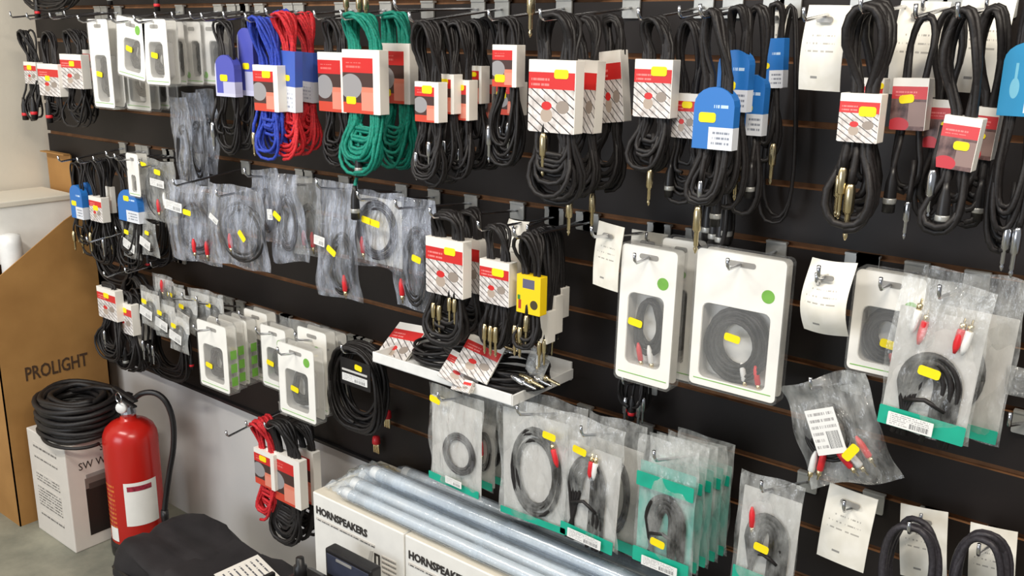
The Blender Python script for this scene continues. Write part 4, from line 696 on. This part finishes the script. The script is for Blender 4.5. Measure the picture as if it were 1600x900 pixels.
# red and black coils below the wall edge
C('red cable coil with card hanging below the slatted wall edge', (394, 652, 430, 806), .16, (398, 706, 428, 760), 'photo', col='red_cable', n=14, spread=.07, vary=.25, r=.004, stick=(-.1, .55), topw=.95, hk='wall hook holding the red and black coils', gz=GZ(9))
C('black cable coil with card hanging below the wall edge, rear one', (442, 656, 496, 838), .1, (462, 704, 490, 784), 'photo', n=20, spread=.07, vary=.3, r=.0045, topw=1.0)
C('black cable coil with card hanging below the wall edge, front one', (412, 655, 472, 846), .15, (418, 712, 468, 785), 'photo', n=24, spread=.07, vary=.3, r=.0045, topw=1.0, hk='second wall hook holding the black coils below the edge', gz=GZ(9))
hook('bare wall hook pointing left of the red cable coil', at(440, 668, .05).x-.05, .5, .1, .19, GZ(9)-.06)

# ---------------------------------------------------------------- lower row, right: clear bags with teal bands
TB = dict(film_='bag', gz=GZ(7))
bg('clear teal cornered bag with dark coil, leftmost of the lower bags', (668, 612, 756, 764), .2, yaw=-.05, cab='grey_cable', loop=(.08, -.62, .28, .2), n=7, band=.09, insert=(.12, .97, 'insert_grey'), stick=(-.28, .12), lab=(.05, .9, .3, .07), hk='wall hook of the leftmost teal bag', **TB)
for i, (x0, x1, yb, of, wd) in enumerate(((722, 774, 760, .15, 'first'), (742, 790, 752, .11, 'second'), (756, 800, 746, .07, 'third'))):
    bg('%s narrow bag edge seen behind the leftmost teal bag' % wd, (x0, 616, x1, yb), of, cab='black_cable', loop=(.15, -.6, .2, .2), n=4, band=.1, insert=(.3, .97, 'insert_grey'), plugs=[(.1, .5, 'red_plastic')] if i == 0 else (), film_='bag')
bg('rear clear bag behind the big oval black coil bag', (815, 622, 918, 796), .1, cab='black_cable', loop=(0, -.6, .3, .3), n=4, band=.08, insert=(.12, .97, 'insert_grey'), film_='bag', crump=.007)
bg('clear bag with big oval black coil and red plug', (778, 630, 888, 818), .18, tilt=-.03, cab='black_cable', loop=(.02, -.56, .34, .36), n=9, r=.0042, insert=(.1, .97, 'insert_grey'), band=.07, stick=(.28, .2), plugs=[(.34, .42, 'red_plastic', -.3, 1)], hk='wall hook of the oval coil bag', **TB)
bg('rear clear bag with teal foot behind the looped grey cable bag', (916, 652, 1006, 858), .11, tilt=.02, cab='grey_cable', loop=(.05, -.6, .24, .28), n=4, band=.1, lab=(-.1, .93, .4, .06), insert=(.2, .97, 'insert_grey'), film_='bag', crump=.007)
bg('clear bag with looped grey cable and white label on teal foot', (884, 658, 974, 856), .18, tilt=.04, cab='black_cable', hair=4, loop=(-.08, -.55, .2, .26), n=5, r=.0042, insert=(.22, .97, 'insert_grey'), band=.12, lab=(.0, .93, .6, .075), stick=(-.18, .24), plugs=[(-.02, .42, 'red_plastic', .05, 1), (.05, .42, 'white_plastic', .05, 1)], hk='wall hook of the looped grey cable bag', crump=.008, **TB)
for i, (dx, of, wd) in enumerate(((92, .06, 'fifth'), (70, .09, 'fourth'), (46, .12, 'third'), (24, .155, 'second'))):
    bg('%s pale teal bag back in the row of teal bags' % wd, (994+dx*.62, 680-3*i*0+2*i, 1086+dx*.62, 884-9*(3-i)), of, cab='black_cable', loop=(0, -.62, .22, .22), n=3, insert=(.2, .98, 'teal_pale'), band=.1, topband=(.27, .36), film_='bag', group='row of pale teal bags')
bg('front pale teal bag with dark looped cable and yellow sticker', (992, 690, 1088, 894), .19, cab='black_cable', hair=4, loop=(.02, -.62, .2, .2), n=3, r=.0042, insert=(.2, .98, 'teal_pale'), band=.13, topband=(.27, .38), lab=(.02, .94, .6, .075), stick=(-.02, .76), hk='wall hook of the pale teal bags', crump=.005, **TB)
bg('clear bag with red plug and cable loop at the bottom, right of the teal row', (1152, 744, 1252, 925), .16, tilt=.02, cab='black_cable', hair=4, loop=(.0, -.58, .2, .24), n=3, r=.0042, insert=(.15, .98, 'insert_grey'), band=.14, lab=(.1, .93, .5, .07), stick=(-.02, .6), plugs=[(-.26, .34, 'red_plastic', .1, -1)], hk='wall hook of the bottom red plug bag', gz=GZ(7))
sheet('white lined price sheet at the bottom between bag and coils', (1288, 766, 1366, 886), .12, lean=.06, curl=.004, hk='wall hook of the bottom price sheet', gz=GZ(7), hl=.04)
sheet('white price sheet behind the left bottom cable coil', (1398, 792, 1474, 905), .06, lean=-.12, curl=.005, hk='short wall hook of the sheet behind left bottom coil', gz=GZ(7), hl=.01)
C('thick dark cable coil over white sheet at the bottom, left one', (1378, 806, 1470, 960), .12, None, col='grey_cable', n=4, r=.0052, topw=.95, gz=GZ(7), hk='wall hook of the left bottom coil', vary=.08)
sheet('white price sheet behind the right bottom cable coil', (1506, 822, 1582, 935), .06, lean=-.1, curl=.005, hk='short wall hook of the sheet behind right bottom coil', gz=GZ(7), hl=.01)
C('thick dark cable coil over white sheet at the bottom, right one', (1486, 826, 1576, 980), .12, None, col='grey_cable', n=4, r=.005, topw=.95, gz=GZ(7), hk='wall hook of the right bottom coil', vary=.08)
